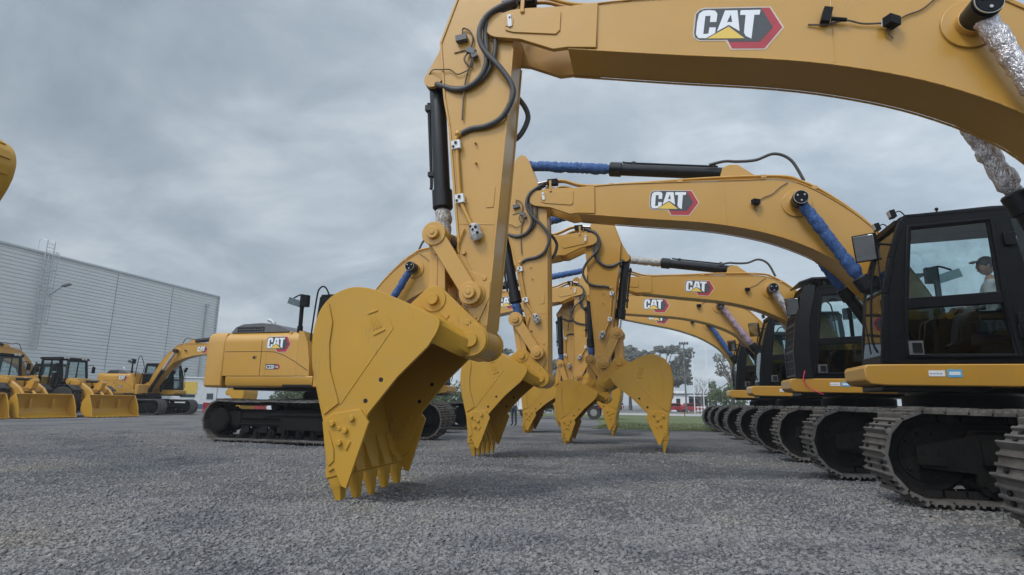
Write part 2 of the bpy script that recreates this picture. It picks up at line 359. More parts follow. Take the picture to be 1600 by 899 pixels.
# ---- tracks
ROLLX = (-1.62, -1.2, -.78, -.36, .06, .48, .9, 1.32, 1.74)
def track_meshes():
    W = .35; rr = .50; cz = .555; xr, xf = -2.30, 2.30
    path = []
    Ls = xf - xr; n = 54; per = 2 * Ls + 2 * math.pi * rr; pitch = per / n
    def at(s):
        s %= per
        if s < Ls:
            t = s / Ls; sag = -.035 * math.sin(math.pi * ((t * 3) % 1)) if True else 0
            return xr + s, cz + rr + sag * .6, 0
        s -= Ls
        if s < math.pi * rr:
            a = math.pi / 2 - s / rr; return xf + rr * math.cos(a), cz + rr * math.sin(a), a - math.pi / 2
        s -= math.pi * rr
        if s < Ls: return xf - s, cz - rr, math.pi
        s -= Ls; a = -math.pi / 2 - s / rr
        return xr + rr * math.cos(a), cz + rr * math.sin(a), a - math.pi / 2
    mb = MB()
    h = .028; e = pitch * .54
    sec = [(-e, -h), (e * .92, -h), (e, -h + .012), (e, .012), (e * .86, .052), (e * .74, .052), (e * .64, .008), (.30 * e, .006), (.22 * e, .030), (.06 * e, .030), (0, .006), (-.34 * e, .006), (-.42 * e, .030), (-.58 * e, .030), (-.66 * e, .006), (-e, .0)]
    for k in range(n):
        x, z, a = at(k * pitch); c, s = math.cos(a), math.sin(a)
        j = random.uniform(-.004, .004)
        mb.prism([(x + u * c - (w + j) * s, z + u * s + (w + j) * c) for u, w in sec], -W, W, 0)
        # link lugs + bolt heads
        for yy in (-.11, .11):
            mb.prism([(x + u * c - w * s, z + u * s + w * c) for u, w in [(-e * .8, -h - .085), (e * .8, -h - .085), (e * .8, -h - .002), (-e * .8, -h - .002)]], yy - .028, yy + .028, 1)
        for yy in (-.2, .2):
            for u in (-.15 * e, .45 * e):
                if random.random() < .85:
                    p = Vector((x + u * c - .008 * s, yy, z + u * s + .008 * c)); q = p + Vector((-s, 0, c)) * .02
                    mb.cyl(p, q, .022, n=6, mi=1)
    belt = mb.mesh('track_belt', ['shoe', 'chain'], 30)
    f = MB()
    f.box((-.05, 0, .56), (3.9, .40, .34)); f.box((-.05, 0, .78), (3.7, .30, .10), top=(.98, .5)); f.box((-.05, .235, .62), (3.3, .05, .03)); f.box((-.05, -.235, .62), (3.3, .05, .03))
    f.box((-.05, .225, .46), (3.5, .05, .03)); f.box((-.05, -.225, .46), (3.5, .05, .03))
    f.box((.2, .26, .50), (1.25, .10, .34)); f.box((.2, -.26, .50), (1.25, .10, .34)); f.box((.2, .28, .70), (1.32, .14, .025)); f.box((.2, -.28, .70), (1.32, .14, .025))
    for x in (-1.55, -1.0, -.45, .1, .65, 1.2, 1.75):
        for s in (-1, 1): f.box((x, s * .20, .33), (.24, .05, .18))
    for s in (-1, 1):
        f.prism([(1.2, .40), (1.2, .78), (1.75, .80), (2.42, .66), (2.46, .50), (2.40, .42), (1.75, .36)], s * .185, s * .215)
        f.box((2.30, s * .225, .555), (.30, .05, .20)); f.box((1.55, s * .235, .60), (.5, .06, .26))
        for x in (1.4, 1.7, 2.22, 2.38): f.cyl((x, s * .2, .60), (x, s * .262, .60), .028, n=6)
        f.box((-2.0, s * .20, .60), (.55, .06, .34)); f.box((-.6, s * .235, .70), (.9, .06, .05)); f.box((.9, s * .24, .72), (.8, .05, .04))
    frame = f.mesh('track_frame', ['under'], 30)
    r = MB(); r.cyl((0, -.2, .235), (0, .2, .235), .11, n=20); r.cyl((0, -.24, .235), (0, .24, .235), .05, n=12)
    roll = r.mesh('track_roller', ['under'], 30)
    r = MB(); r.cyl((0, -.14, .90), (0, .14, .90), .085, n=16); carr = r.mesh('carrier_roller', ['under'], 30)
    i = MB(); i.cyl((xf, -.10, cz), (xf, .10, cz), .40, n=40); i.cyl((xf, -.12, cz), (xf, .12, cz), .30, n=32); i.cyl((xf, -.18, cz), (xf, .18, cz), .12, n=20); i.cyl((xf, -.055, cz), (xf, .055, cz), .44, n=40)
    for k in range(10):
        a = 2 * math.pi * k / 10; i.cyl((xf + .25 * math.cos(a), -.15, cz + .25 * math.sin(a)), (xf + .25 * math.cos(a), .15, cz + .25 * math.sin(a)), .018, n=8)
    idl = i.mesh('idler', ['under'], 30)
    d = MB(); P = []
    for k in range(21):
        for da, rad in ((-.10, .36), (-.05, .43), (.05, .43), (.10, .36)):
            a = 2 * math.pi * (k + da * 3) / 21; P.append((xr + rad * math.cos(a), cz + rad * math.sin(a)))
    d.prism(P, -.045, .045); d.cyl((xr, -.34, cz), (xr, .34, cz), .30, n=36); d.cyl((xr, -.36, cz), (xr, .36, cz), .26, n=36)
    for k in range(14):
        a = 2 * math.pi * k / 14; d.cyl((xr + .34 * math.cos(a), -.08, cz + .34 * math.sin(a)), (xr + .34 * math.cos(a), .08, cz + .34 * math.sin(a)), .02, n=8)
    drv = d.mesh('final_drive', ['under'], 30)
    return belt, frame, roll, carr, idl, drv

# ---- boom, relative to the stick pin
BT = [(-.925, .158), (-1.66, .172), (-2.83, .118), (-4.27, .042), (-4.9, .0), (-5.38, -.193), (-5.99, -.66), (-6.49, -1.2), (-7.05, -2.1), (-7.5, -3.05)]
BB = [(-.90, -.395), (-2.165, -.585), (-3.39, -.757), (-4.21, -.944), (-4.88, -1.175), (-5.5, -1.50), (-5.88, -1.83), (-6.3, -2.35), (-6.8, -3.0), (-7.22, -3.6)]
BW = .31
def boom_mesh():
    mb = MB()
    top = smooth2(BT, 4); bot = smooth2(BB, 4)
    foot = circ((-7.43, -3.44), .22, 8, 150, 330)
    mb.prism(top + [p for p in foot] + bot[::-1], -BW, BW)
    # protruding flange edges along top and bottom plates
    for s in (-1, 1):
        for line, dz in ((top, .012), (bot, -.012)):
            for a, b in zip(line[:-1], line[1:]):
                mb.beam((a[0], s * (BW + .006), a[1] + dz), (b[0], s * (BW + .006), b[1] + dz), .024, .02)
        # nose fork plate
        nose = [(-1.25, .165), (-.93, .165), (-.30, .20), (-.14, .19)] + circ((0, 0), .175, 10, 110, -75)[::1] + [(.03, -.175), (-.30, -.235), (-.72, -.41), (-.90, -.40), (-1.25, -.435)]
        mb.prism(nose, s * .275, s * .345)
        mb.prism([(-.78, .11), (-.2, .12), (-.1, .10), (-.1, -.10), (-.2, -.14), (-.75, -.22), (-.80, -.17), (-.80, .08)], s * .345, s * .362)
        # seams
        for x in (-1.24, -3.84):
            zt = np.interp(-x, [-p[0] for p in BT], [p[1] for p in BT]); zb = np.interp(-x, [-p[0] for p in BB], [p[1] for p in BB])
            mb.beam((x, s * BW, zt - .02), (x - .02, s * BW, zb + .02), .014, .012)
        # boss round the lift pin
        mb.cyl((-5.15, s * BW, -.51), (-5.15, s * (BW + .03), -.51), .27, n=40)
        mb.cyl((-5.15, s * BW, -.51), (-5.15, s * (BW + .11), -.51), .15, n=32)
        mb.cyl((-7.43, s * BW, -3.44), (-7.43, s * (BW + .06), -3.44), .20, n=28)
    # web between fork plates further back, and bracket of the stick cylinder
    for s in (-1, 1): mb.prism([(-4.55, .02), (-4.5, .15), (-4.15, .44), (-3.98, .46), (-3.85, .40), (-3.75, .08)], s * .14, s * .19)
    return mb.mesh('boom', ['yellow'], 28)
def boom_pipe_mesh(side):
    mb = MB()
    P = [(-.17, .19), (-.31, .35), (-.565, .375), (-1.08, .215), (-2.19, .175), (-3.59, .16), (-4.9, .085), (-5.29, -.06), (-5.67, -.31), (-6.2, -.80), (-6.6, -1.30)]
    for dy in (.24, .15): mb.tube([(x, side * dy, z + .02) for x, z in P], .026, 10)
    for x, z in ((-1.6, .19), (-3.0, .165), (-4.6, .11), (-5.5, -.2)): mb.box((x, side * .2, z), (.10, .20, .06))
    return mb.mesh('hydraulic_pipe', ['yellow'], 40)
def boom_fit_mesh(side):
    mb = MB()
    # valve block with couplings on the nose
    mb.box((-.34, side * .26, .36), (.22, .16, .12), 0); mb.box((-.30, side * .35, .25), (.05, .02, .26), 2); mb.ball((-.31, side * .36, .13), .03, 2)
    for k in range(3): mb.cyl((-.22, side * (.20 + .06 * k), .37), (-.02, side * (.20 + .07 * k), .33), .026, n=10, mi=1)
    a = mb.mesh('pipe_coupling', ['satin', 'steel', 'yellow', 'white', 'black'], 35); mb = MB()
    mb.box((-.15, side * .37, .02), (.05, .02, .17), 0, Matrix.Rotation(R(8), 3, 'Y')); mb.box((-.15, side * .382, .06), (.02, .012, .02), 1); mb.box((-.15, side * .366, .0), (.09, .012, .10), 2)
    return a, mb.mesh('pin_lock', ['white', 'black', 'yellow'], 35)
def boom_lamp_mesh(side):
    mb = MB(); s = side
    x, z = -4.40, -.45
    mb.box((x, s * (BW + .02), z), (.05, .04, .10), 2); mb.box((x - .0, s * (BW + .09), z + .0), (.14, .10, .10), 0, Matrix.Rotation(R(30), 3, 'Z')); mb.box((x + .06, s * (BW + .10), z), (.02, .09, .08), 1, Matrix.Rotation(R(30), 3, 'Z'))
    mb.tube([(x, s * (BW + .03), z), (x - .16, s * (BW + .02), z + .10), (x - .32, s * (BW + .02), z + .16), (x - .46, s * (BW + .02), z + .28), (x - .62, s * (BW + .015), z + .38)], .009, 6, 2)
    mb.tube([(x, s * (BW + .03), z - .02), (x + .02, s * (BW + .04), z - .1), (x - .03, s * (BW + .02), z - .16)], .008, 6, 2)
    return mb.mesh('work_lamp', ['satin', 'lamp_glass', 'bark'], 35)

# ---- stick, relative to the stick pin; bucket pin at (.242,-4.076)
SBP = (.242, -4.076); SHL = (.273, -3.522); STOP = (.77, -2.78); SCYL = (.94, -.57); SROD = (.29, 1.0)
SW = .255
def stick_mesh():
    mb = MB()
    P = [(-.20, .02), (-.12, .22), (-.02, .42), (.14, 1.02), (.20, 1.12), (.29, 1.17), (.39, 1.14), (.46, 1.05), (.53, .85), (.60, .545), (.80, .0), (.815, -.10), (.73, -.91), (.65, -1.30), (.46, -2.99), (.41, -3.6)] + circ(SBP, .20, 8, 0, -110) + [(.10, -3.99), (.03, -3.01), (-.10, -1.36), (-.17, -.31)]
    mb.prism(P, -SW, SW)
    for s in (-1, 1):
        # side plate lips (edges of the top and bottom plates stand proud)
        for line in ([(.60, .545), (.815, -.10), (.73, -.91), (.65, -1.30), (.46, -2.99), (.41, -3.55)], [(.10, -3.9), (.03, -3.01), (-.10, -1.36), (-.17, -.31)]):
            for a, b in zip(line[:-1], line[1:]): mb.beam((a[0], s * SW, a[1]), (b[0], s * SW, b[1]), .03, .03)
        mb.cyl((0, s * SW, 0), (0, s * .272, 0), .2, n=30)
        # bracket for the bucket cylinder
        mb.prism([(.80, -.02), (.87, -.20), (1.03, -.50)] + circ(SCYL, .115, 6, 30, -120) + [(.80, -.60), (.74, -.80), (.72, -.2)], s * .14, s * .20)
        # reinforcing plate round the link pivot
        mb.prism([(.33, -3.22), (.13, -3.30), (.055, -3.37), (.06, -3.56), (.19, -3.84), (.25, -3.86), (.30, -3.80), (.36, -3.5)], s * SW, s * (SW + .025))
        mb.prism([(.49, -3.02), (.44, -2.98), (.38, -3.06), (.20, -3.40), (.30, -3.42), (.47, -3.2)], s * SW, s * (SW + .018))
        mb.cyl((SHL[0], s * SW, SHL[1]), (SHL[0], s * (SW + .05), SHL[1]), .16, n=28)
        for x, z in ((.13, -3.33), (.235, -3.79), (.40, -3.0), (.42, -3.18)): mb.cyl((x, s * SW, z), (x, s * (SW + .035), z), .028, n=10)
        mb.prism([(.02, -2.18), (.12, -2.18), (.14, -2.44), (.04, -2.44)], s * SW, s * (SW + .008))
        mb.beam((.50, s * SW, -2.62), (.03, s * SW, -2.66), .01, .012)
        for x, z in ((.29, -1.58), (.275, -1.85)): mb.cyl((x, s * SW, z), (x, s * (SW + .05), z), .014, n=8)
    mb.cyl((SBP[0], -.29, SBP[1]), (SBP[0], .29, SBP[1]), .185, n=28)
    return mb.mesh('stick', ['yellow'], 28)
def stick_hose_mesh(side):
    mb = MB(); s = side
    h1 = [(-.20, .345, .30), (-.035, .254, .36), (.16, .116, .38), (.245, -.105, .38), (.184, -.344, .37), (-.05, -.647, .36), (-.19, -.885, .34), (-.19, -1.06, .33), (-.06, -1.28, .31), (.143, -1.37, .29), (.35, -1.385, .28), (.477, -1.433, .28)]
    h2 = [(-.20, .33, .26), (.0, .25, .31), (.13, .164, .33), (.18, -.07, .33), (.15, -.395, .33), (.186, -.616, .32), (.326, -.778, .31), (.54, -.824, .29), (.76, -.725, .25), (.88, -.64, .18)]
    h3 = [(-.20, .32, .22), (.0, .2, .30), (.06, .1, .30), (.05, -.3, .30), (.1, -.55, .30), (.25, -.74, .29), (.50, -.80, .28), (.78, -.71, .23), (.88, -.62, .14)]
    if s < 0:
        h1 = [(a - (.05 if -1.3 < b < -.5 else 0), b, c) for a, b, c in h1]
    out = []
    for h, r in ((h1, .036), (h2, .036), (h3, .028)): mb = MB(); mb.tube([(a, s * c, b) for a, b, c in h], r, 12); out.append(mb.mesh('hydraulic_hose', ['hose'], 60))
    return out
def stick_pipe_mesh(side):
    mb = MB(); s = side; y = s * (SW + .035)
    mb.tube([(.477, y, -1.433), (.54, y, -1.50), (.53, y, -1.62), (.47, y, -2.25), (.44, y, -2.38), (.28, y, -2.72)], .026, 10)
    mb.ball((.52, y, -1.44), .045, 0, 10)
    mb.tube([(.40, y - s * .01, -2.70), (.47, y - s * .01, -2.9), (.46, y - s * .01, -3.0)], .012, 6)
    return mb.mesh('grease_pipe', ['yellow'], 50)
def stick_tag_mesh(side):
    mb = MB(); s = side; y = s * (SW + .05)
    out = []
    for x, z in ((.53, -1.60), (.46, -2.32)):
        mb = MB(); mb.box((x, y, z), (.11, .06, .11), 0, Matrix.Rotation(R(8), 3, 'Y')); mb.box((x, y + s * .035, z + .02), (.03, .02, .03), 1); mb.box((x + .03, y + s * .035, z - .03), (.025, .02, .025), 1); out.append(mb.mesh('pipe_clamp', ['white', 'black'], 50))
    mb = MB()
    mb.rings([((.285, y, -2.66), .02), ((.28, y, -2.67), .055), ((.26, y + s * .02, -2.71), .075), ((.24, y + s * .02, -2.76), .07), ((.23, y + s * .02, -2.80), .08), ((.215, y, -2.85), .062), ((.21, y, -2.86), .02)], 12, 0, jit=.2)
    for a, b in ((.285, -2.71), (.225, -2.72), (.255, -2.75), (.20, -2.79)): mb.ball((a, y + s * .085, b), .02, 1, 8)
    out.append(mb.mesh('wrapped_coupling', ['wraplump', 'black'], 25)); return out
def stick_wire_mesh(side):
    mb = MB(); s = side; y = s * (SW + .03)
    mb.box((.51, y + s * .02, -.10), (.15, .07, .08), 0, Matrix.Rotation(R(6), 3, 'Y'))
    mb.tube([(.50, y, -.06), (.50, y, .06), (.40, y, .0), (.36, y, -.12), (.38, y, -.25), (.37, y, -.42), (.42, y, -.6), (.46, y, -.85), (.47, y, -1.25)], .011, 6, 1)
    mb.box((.37, y + s * .03, -.31), (.12, .06, .07), 0, Matrix.Rotation(R(-25), 3, 'Y')); mb.box((.33, y + s * .03, -.36), (.07, .05, .10), 0, Matrix.Rotation(R(20), 3, 'Y'))
    mb.tube([(.42, y, -.30), (.46, y + s * .03, -.42), (.38, y, -.52), (.34, y + s * .03, -.42), (.37, y, -.33)], .012, 6, 1)
    mb.tube([(.40, y, -.55), (.55, y, -.6), (.66, y, -.52), (.80, y, -.50), (.92, y - s * .05, -.46), (1.0, y - s * .1, -.52), (.98, y - s * .1, -.62)], .008, 6, 1)
    mb.beam((.62, y - s * .02, -.27), (.46, y - s * .02, -.25), .01, .01, 1)
    return mb.mesh('wire_harness', ['grey', 'bark'], 50)

# ---- bucket, relative to the bucket pin
BKW = .80
BLP = (.478, .49)
BACK = [(.27, .03), (.235, .13), (.26, .20), (.42, .28), (.68, .40), (1.02, .54), (1.25, .58), (1.40, .56), (1.54, .50), (1.65, .40), (1.72, .28), (1.765, .10), (1.77, -.10), (1.745, -.33), (1.68, -.55), (1.60, -.80), (1.53, -1.01), (1.47, -1.24), (1.43, -1.40)]
def bucket_mesh():
    mb = MB()
    back = smooth2(BACK, 3)
    side = back + [(1.30, -1.42), (1.20, -1.38), (1.02, -.835), (.70, -.44), (.36, -.11)]
    for s in (-1, 1):
        mb.prism(side, s * (BKW - .045), s * BKW)
        # raised wear strip and beads on the side
        mb.prism([(1.59, .40), (1.525, .178), (1.545, -.08), (1.51, -.37), (1.373, -.73), (1.545, -.857), (1.66, -.55), (1.74, -.25), (1.755, -.05), (1.74, .14), (1.68, .30)], s * BKW, s * (BKW + .018))
        mb.beam((1.36, s * BKW, -.74), (.78, s * BKW, .10), .012, .016); mb.beam((.78, s * BKW, .10), (.86, s * BKW, .26), .008, .012)
        for x, z in ((.89, -.47), (1.06, -.70)): mb.cyl((x, s * (BKW - .05), z), (x, s * (BKW + .004), z), .026, n=12, mi=1)
        # raised panel mark
        for a, b in (((1.095, .266), (.975, .305)), ((1.01, .025), (.875, .085))): mb.beam((a[0], s * BKW, a[1]), (b[0], s * BKW, b[1]), .022, .022)
        for t in (.1, .37, .63, .9):
            a = Vector((1.085, .225)).lerp(Vector((.985, .26)), t); b = Vector((1.02, .075)).lerp(Vector((.91, .115)), t)
            mb.beam((a.x, s * BKW, a.y), (b.x, s * BKW, b.y), .014, .02)
        # hanger ears
        ear = hull(circ((0, 0), .20, 20) + circ(BLP, .165, 20) + [(.30, .0), (.80, .42)])
        for y in (.30, ): mb.prism(ear, s * y, s * (y + .07))
        mb.cyl((0, s * .29, 0), (0, s * .40, 0), .185, n=28); mb.cyl((0, s * .29, 0), (0, s * .45, 0), .085, n=20)
        mb.cyl((BLP[0], s * .29, BLP[1]), (BLP[0], s * .385, BLP[1]), .15, n=28); mb.cyl((BLP[0], s * .29, BLP[1]), (BLP[0], s * .44, BLP[1]), .07, n=18)
        mb.cyl((.05, s * .36, .20), (.05, s * .40, .20), .04, n=10); mb.box((.33, s * .375, .30), (.10, .012, .06), 0, Matrix.Rotation(R(-40), 3, 'Y'))
        for x, z in ((1.41, -.95), (1.18, -.89), (1.25, -1.02), (1.31, -1.15)): mb.cyl((x, s * (BKW - .045), z), (x, s * (BKW - .075), z), .036, n=6)
        for q in range(4, len(back) - 4):
            a = Vector(back[q]); b = Vector(back[q + 1]); d = (b - a).normalized(); o_ = Vector((d.y, -d.x)) * .055; a += o_; b += o_
            mb.beam((a.x, s * (BKW - .052), a.y), (b.x, s * (BKW - .052), b.y), .022, .022)
    # scalloped adapters welded on the inside of the lip
    for y in (-.73, -.365, 0, .365, .73):
        yy = max(min(y, .66), -.66)
        mb.prism([(1.45, -1.12), (1.44, -1.12), (1.375, -1.26), (1.335, -1.39), (1.37, -1.43), (1.43, -1.24)], yy - .075, yy + .075)
    # curved wrapper plate
    n = len(back); t = .045; V = []; F = []
    for i, p in enumerate(back):
        a = Vector(back[max(i - 1, 0)]); b = Vector(back[min(i + 1, n - 1)]); d = (b - a).normalized(); nn = Vector((d.y, -d.x)); q = Vector(p) + nn * t
        V += [(p[0], -BKW + .046, p[1]), (p[0], BKW - .046, p[1]), (q.x, -BKW + .046, q.y), (q.x, BKW - .046, q.y)]
    for i in range(n - 1):
        o = i * 4; F += [(o, o + 1, o + 5, o + 4), (o + 2, o + 6, o + 7, o + 3)]
    F += [(0, 2, 3, 1), ((n - 1) * 4, (n - 1) * 4 + 1, (n - 1) * 4 + 3, (n - 1) * 4 + 2)]
    mb.add(V, F)
    # outer wear bars across the back
    for i in (20, 26, 31, 36, 41):
        p = Vector(back[i]); a = Vector(back[i - 1]); b = Vector(back[min(i + 1, n - 1)]); d = (b - a).normalized(); nn = Vector((d.y, -d.x)); q = p - nn * .004
        mb.beam((q.x, -BKW + .1, q.y), (q.x, BKW - .1, q.y), .14, .03, up=(-nn.x, 0, -nn.y))
    # hinge box between the ears
    mb.prism([(.62, .36), (.40, .285), (.24, .21), (.06, .12), (-.03, -.19), (.10, -.205), (.34, -.04), (.60, .10)], -.299, .299)
    A = [(.50, .32), (.34, .24), (.255, .19), (.236, .13), (.262, .05), (.34, -.07), (.50, .10)]; Bp = [(.50, .31), (.28, .21), (.10, .11), (-.02, -.02), (.0, -.17), (.12, -.19), (.46, .08)]
    for s in (-1, 1):
        V = []; st_ = 7; k = len(A)
        for i in range(st_):
            t = i / (st_ - 1); e = t * t * (3 - 2 * t); y = s * (BKW - .047 - (BKW - .047 - .371) * t)
            V += [(a[0] * (1 - e) + b[0] * e, y, a[1] * (1 - e) + b[1] * e) for a, b in zip(A, Bp)]
        F = [tuple(range(k)), tuple(range((st_ - 1) * k, st_ * k))]
        for i in range(st_ - 1):
            for j in range(k): F.append((i * k + j, i * k + (j + 1) % k, (i + 1) * k + (j + 1) % k, (i + 1) * k + j))
        mb.add(V, F)
    # cutting edge
    mb.prism([(1.465, -1.24), (1.435, -1.40), (1.37, -1.47), (1.355, -1.45), (1.42, -1.25)], -BKW + .047, BKW - .047)
    return mb.mesh('bucket', ['yellow_bucket', 'black'], 30)
def tooth_mesh():
    mb = MB()
    d = Vector((-.26, -.965)); nn = Vector((.965, -.26)); o = Vector((1.405, -1.36))
    def ring(t, w, h, sh=0): c = o + d * t + nn * sh; return [(c.x + nn.x * a, b, c.y + nn.y * a) for a, b in ((-h, -w), (h, -w), (h, w), (-h, w))]
    st = [(-.16, .055, .03, 0), (-.02, .080, .065, 0), (.08, .096, .092, 0), (.15, .092, .095, 0), (.155, .078, .082, 0), (.25, .074, .066, .008), (.27, .066, .055, .01), (.40, .052, .032, .02), (.468, .040, .014, .025)]
    V = []; F = []
    for x in st: V += ring(*x)
    for i in range(len(st) - 1):
        for k in range(4): F.append((i * 4 + k, i * 4 + (k + 1) % 4, i * 4 + 4 + (k + 1) % 4, i * 4 + 4 + k))
    F += [(3, 2, 1, 0), tuple(range(len(V) - 4, len(V)))]
    mb.add(V, F)
    for s in (-1, 1): c = o + d * .25; mb.cyl((c.x - .02, s * .04, c.y), (c.x - .02, s * .068, c.y), .022, n=10)
    mb.prism([(1.44, -1.15), (1.475, -1.16), (1.44, -1.40), (1.39, -1.42)], -.05, .05)
    return mb.mesh('tooth', ['yellow_bucket'], 30)
def cutter_mesh(s):
    mb = MB()
    mb.prism([(1.54, -.93), (1.42, -.84), (1.10, -.79), (.985, -.93), (1.20, -1.62), (1.26, -1.60), (1.36, -1.42), (1.42, -1.46), (1.46, -1.36)], s * (BKW + .001), s * (BKW + .045))
    for x, z in ((1.41, -.95), (1.18, -.89), (1.25, -1.02), (1.31, -1.15)): mb.cyl((x, s * (BKW + .04), z), (x, s * (BKW + .085), z), .034, n=6)
    mb.beam((1.19, s * (BKW + .05), -1.13), (1.23, s * (BKW + .05), -1.22), .02, .03); mb.cyl((1.33, s * (BKW + .04), -1.0), (1.33, s * (BKW + .055), -1.0), .025, n=10)
    mb.prism([(1.49, -1.1), (1.45, -1.02), (1.37, -1.22), (1.36, -1.34), (1.42, -1.40)], s * (BKW + .045), s * (BKW + .06))
    return mb.mesh('side_cutter', ['yellow_bucket'], 30)

# ---- cab and house
CT = [(1.62, 1.775), (1.60, 2.2), (1.50, 2.9), (1.36, 3.5), (1.17, 4.06), (1.10, 4.17), (1.0, 4.21), (-.2, 4.27), (-1.0, 4.27), (-1.10, 4.2), (-1.16, 3.6), (-1.18, 1.775)]
def cab_mesh():
    mb = MB()
    up = [(.986, 3.955), (-.076, 4.01), (-.085, 2.89), (1.14, 2.82)]; lo = [(1.16, 2.64), (-.12, 2.70), (-.19, 1.92), (1.25, 1.93)]; re = [(-.40, 4.08), (-.98, 4.08), (-1.06, 2.75), (-.56, 2.70)]
    mb.prism(CT, 1.44, 1.50, 0, holes=[up, lo, re])
    mb.prism(CT, .50, .56, 0, holes=[[(.99, 3.95), (-.95, 4.02), (-1.04, 2.6), (1.26, 2.6)]])
    # door frame standing proud, with gasket lips
    d = [(1.30, 1.86), (1.22, 2.75), (1.055, 4.03), (-.17, 4.09), (-.20, 2.75), (-.29, 1.86)]
    d2 = [(1.25, 1.91), (1.165, 2.75), (1.01, 3.985), (-.105, 4.04), (-.13, 2.75), (-.23, 1.91)]
    mb.prism(d, 1.50, 1.525, 0, holes=[d2[:]])
    mb.prism([(1.18, 2.64), (1.155, 2.82), (-.11, 2.88), (-.13, 2.70)], 1.50, 1.53, 0)
    # pillar rib and roof rail
    for a, b in (((1.56, 1.8), (1.47, 2.9)), ((1.47, 2.9), (1.33, 3.5)), ((1.33, 3.5), (1.12, 4.12))): mb.beam((a[0], 1.47, a[1]), (b[0], 1.47, b[1]), .10, .08); mb.beam((a[0], .53, a[1]), (b[0], .53, b[1]), .09, .08)
    mb.beam((1.05, 1.46, 4.19), (-1.05, 1.46, 4.25), .09, .06); mb.beam((1.05, .54, 4.19), (-1.05, .54, 4.25), .09, .06)
    # roof, floor, cross members, rear wall
    mb.prism([(1.10, 4.10), (1.12, 4.19), (1.02, 4.235), (-.2, 4.30), (-1.02, 4.29), (-1.12, 4.2), (-1.10, 4.12)], .561, 1.439, 0)
    mb.box((.22, 1.0, 1.80), (2.78, .88, .06)); mb.box((1.60, 1.0, 1.84), (.06, .88, .14)); mb.box((1.15, 1.0, 4.10), (.10, .88, .10))
    mb.box((-1.15, 1.0, 2.25), (.05, .88, .95)); mb.box((-1.12, 1.0, 4.12), (.06, .88, .14)); mb.beam((1.47, .56, 2.95), (1.47, 1.44, 2.95), .03, .05)
    # hinges, latch and handle recess
    for z in (3.72, 2.25): mb.box((-.33, 1.525, z), (.16, .05, .22))
    mb.box((-.36, 1.525, 2.42), (.18, .06, .26))
    return mb.mesh('cab', ['satin'], 28)
def cab_int_mesh():
    mb = MB()
    mb.box((-.25, 1.0, 2.20), (.56, .56, .16), 0); mb.box((-.56, 1.0, 2.66), (.16, .54, .82), 0, Matrix.Rotation(R(-8), 3, 'Y')); mb.box((-.64, 1.0, 3.16), (.12, .30, .20), 0)
    mb.box((-.3, 1.0, 1.98), (.5, .4, .28), 1)
    for y in (.66, 1.34): mb.box((-.12, y, 2.36), (.62, .14, .18), 1); mb.cyl((.14, y, 2.44), (.16, y, 2.66), .022, n=10, mi=1); mb.ball((.165, y, 2.70), .045, 1, 10)
    for y in (.9, 1.1): mb.tube([(.95, y, 1.85), (.85, y, 2.2), (.80, y, 2.45), (.70, y, 2.52)], .014, 6, 2); mb.box((1.0, y, 1.9), (.2, .12, .03), 1)
    mb.box((1.15, .64, 2.62), (.08, .12, .75), 1); mb.box((1.05, .68, 3.02), (.05, .22, .17), 1, Matrix.Rotation(R(25), 3, 'Z'))
    mb.box((-.95, 1.0, 2.5), (.3, .8, .7), 1)
    return mb.mesh('seat', ['seat', 'grey', 'wood'], 35)
def pane(pts, t=.012, mname='glass'):
    mb = MB(); p = [Vector(q) for q in pts]; n = (p[1] - p[0]).cross(p[2] - p[0]).normalized() * t / 2
    V = [tuple(q + n) for q in p] + [tuple(q - n) for q in p]; k = len(p)
    mb.add(V, [tuple(range(k)), tuple(range(2 * k - 1, k - 1, -1))] + [(i, (i + 1) % k, k + (i + 1) % k, k + i) for i in range(k)])
    return mb.mesh('window', [mname], 0)
PANES = dict(
    up=[(.996, 1.47, 3.965), (-.086, 1.47, 4.02), (-.095, 1.47, 2.88), (1.15, 1.47, 2.81)],
    lo=[(1.17, 1.47, 2.65), (-.11, 1.47, 2.71), (-.18, 1.47, 1.91), (1.26, 1.47, 1.92)],
    re=[(-.39, 1.47, 4.09), (-.99, 1.47, 4.09), (-1.07, 1.47, 2.74), (-.55, 1.47, 2.69)],
    ri=[(1.0, .53, 3.96), (-.96, .53, 4.03), (-1.05, .53, 2.59), (1.27, .53, 2.59)],
    fu=[(1.475, .58, 2.98), (1.475, 1.42, 2.98), (1.145, 1.42, 4.06), (1.145, .58, 4.06)],
    fl=[(1.605, .58, 1.91), (1.605, 1.42, 1.91), (1.485, 1.42, 2.92), (1.485, .58, 2.92)],
    bk=[(-1.15, .58, 2.73), (-1.15, 1.42, 2.73), (-1.13, 1.42, 4.06), (-1.13, .58, 4.06)])
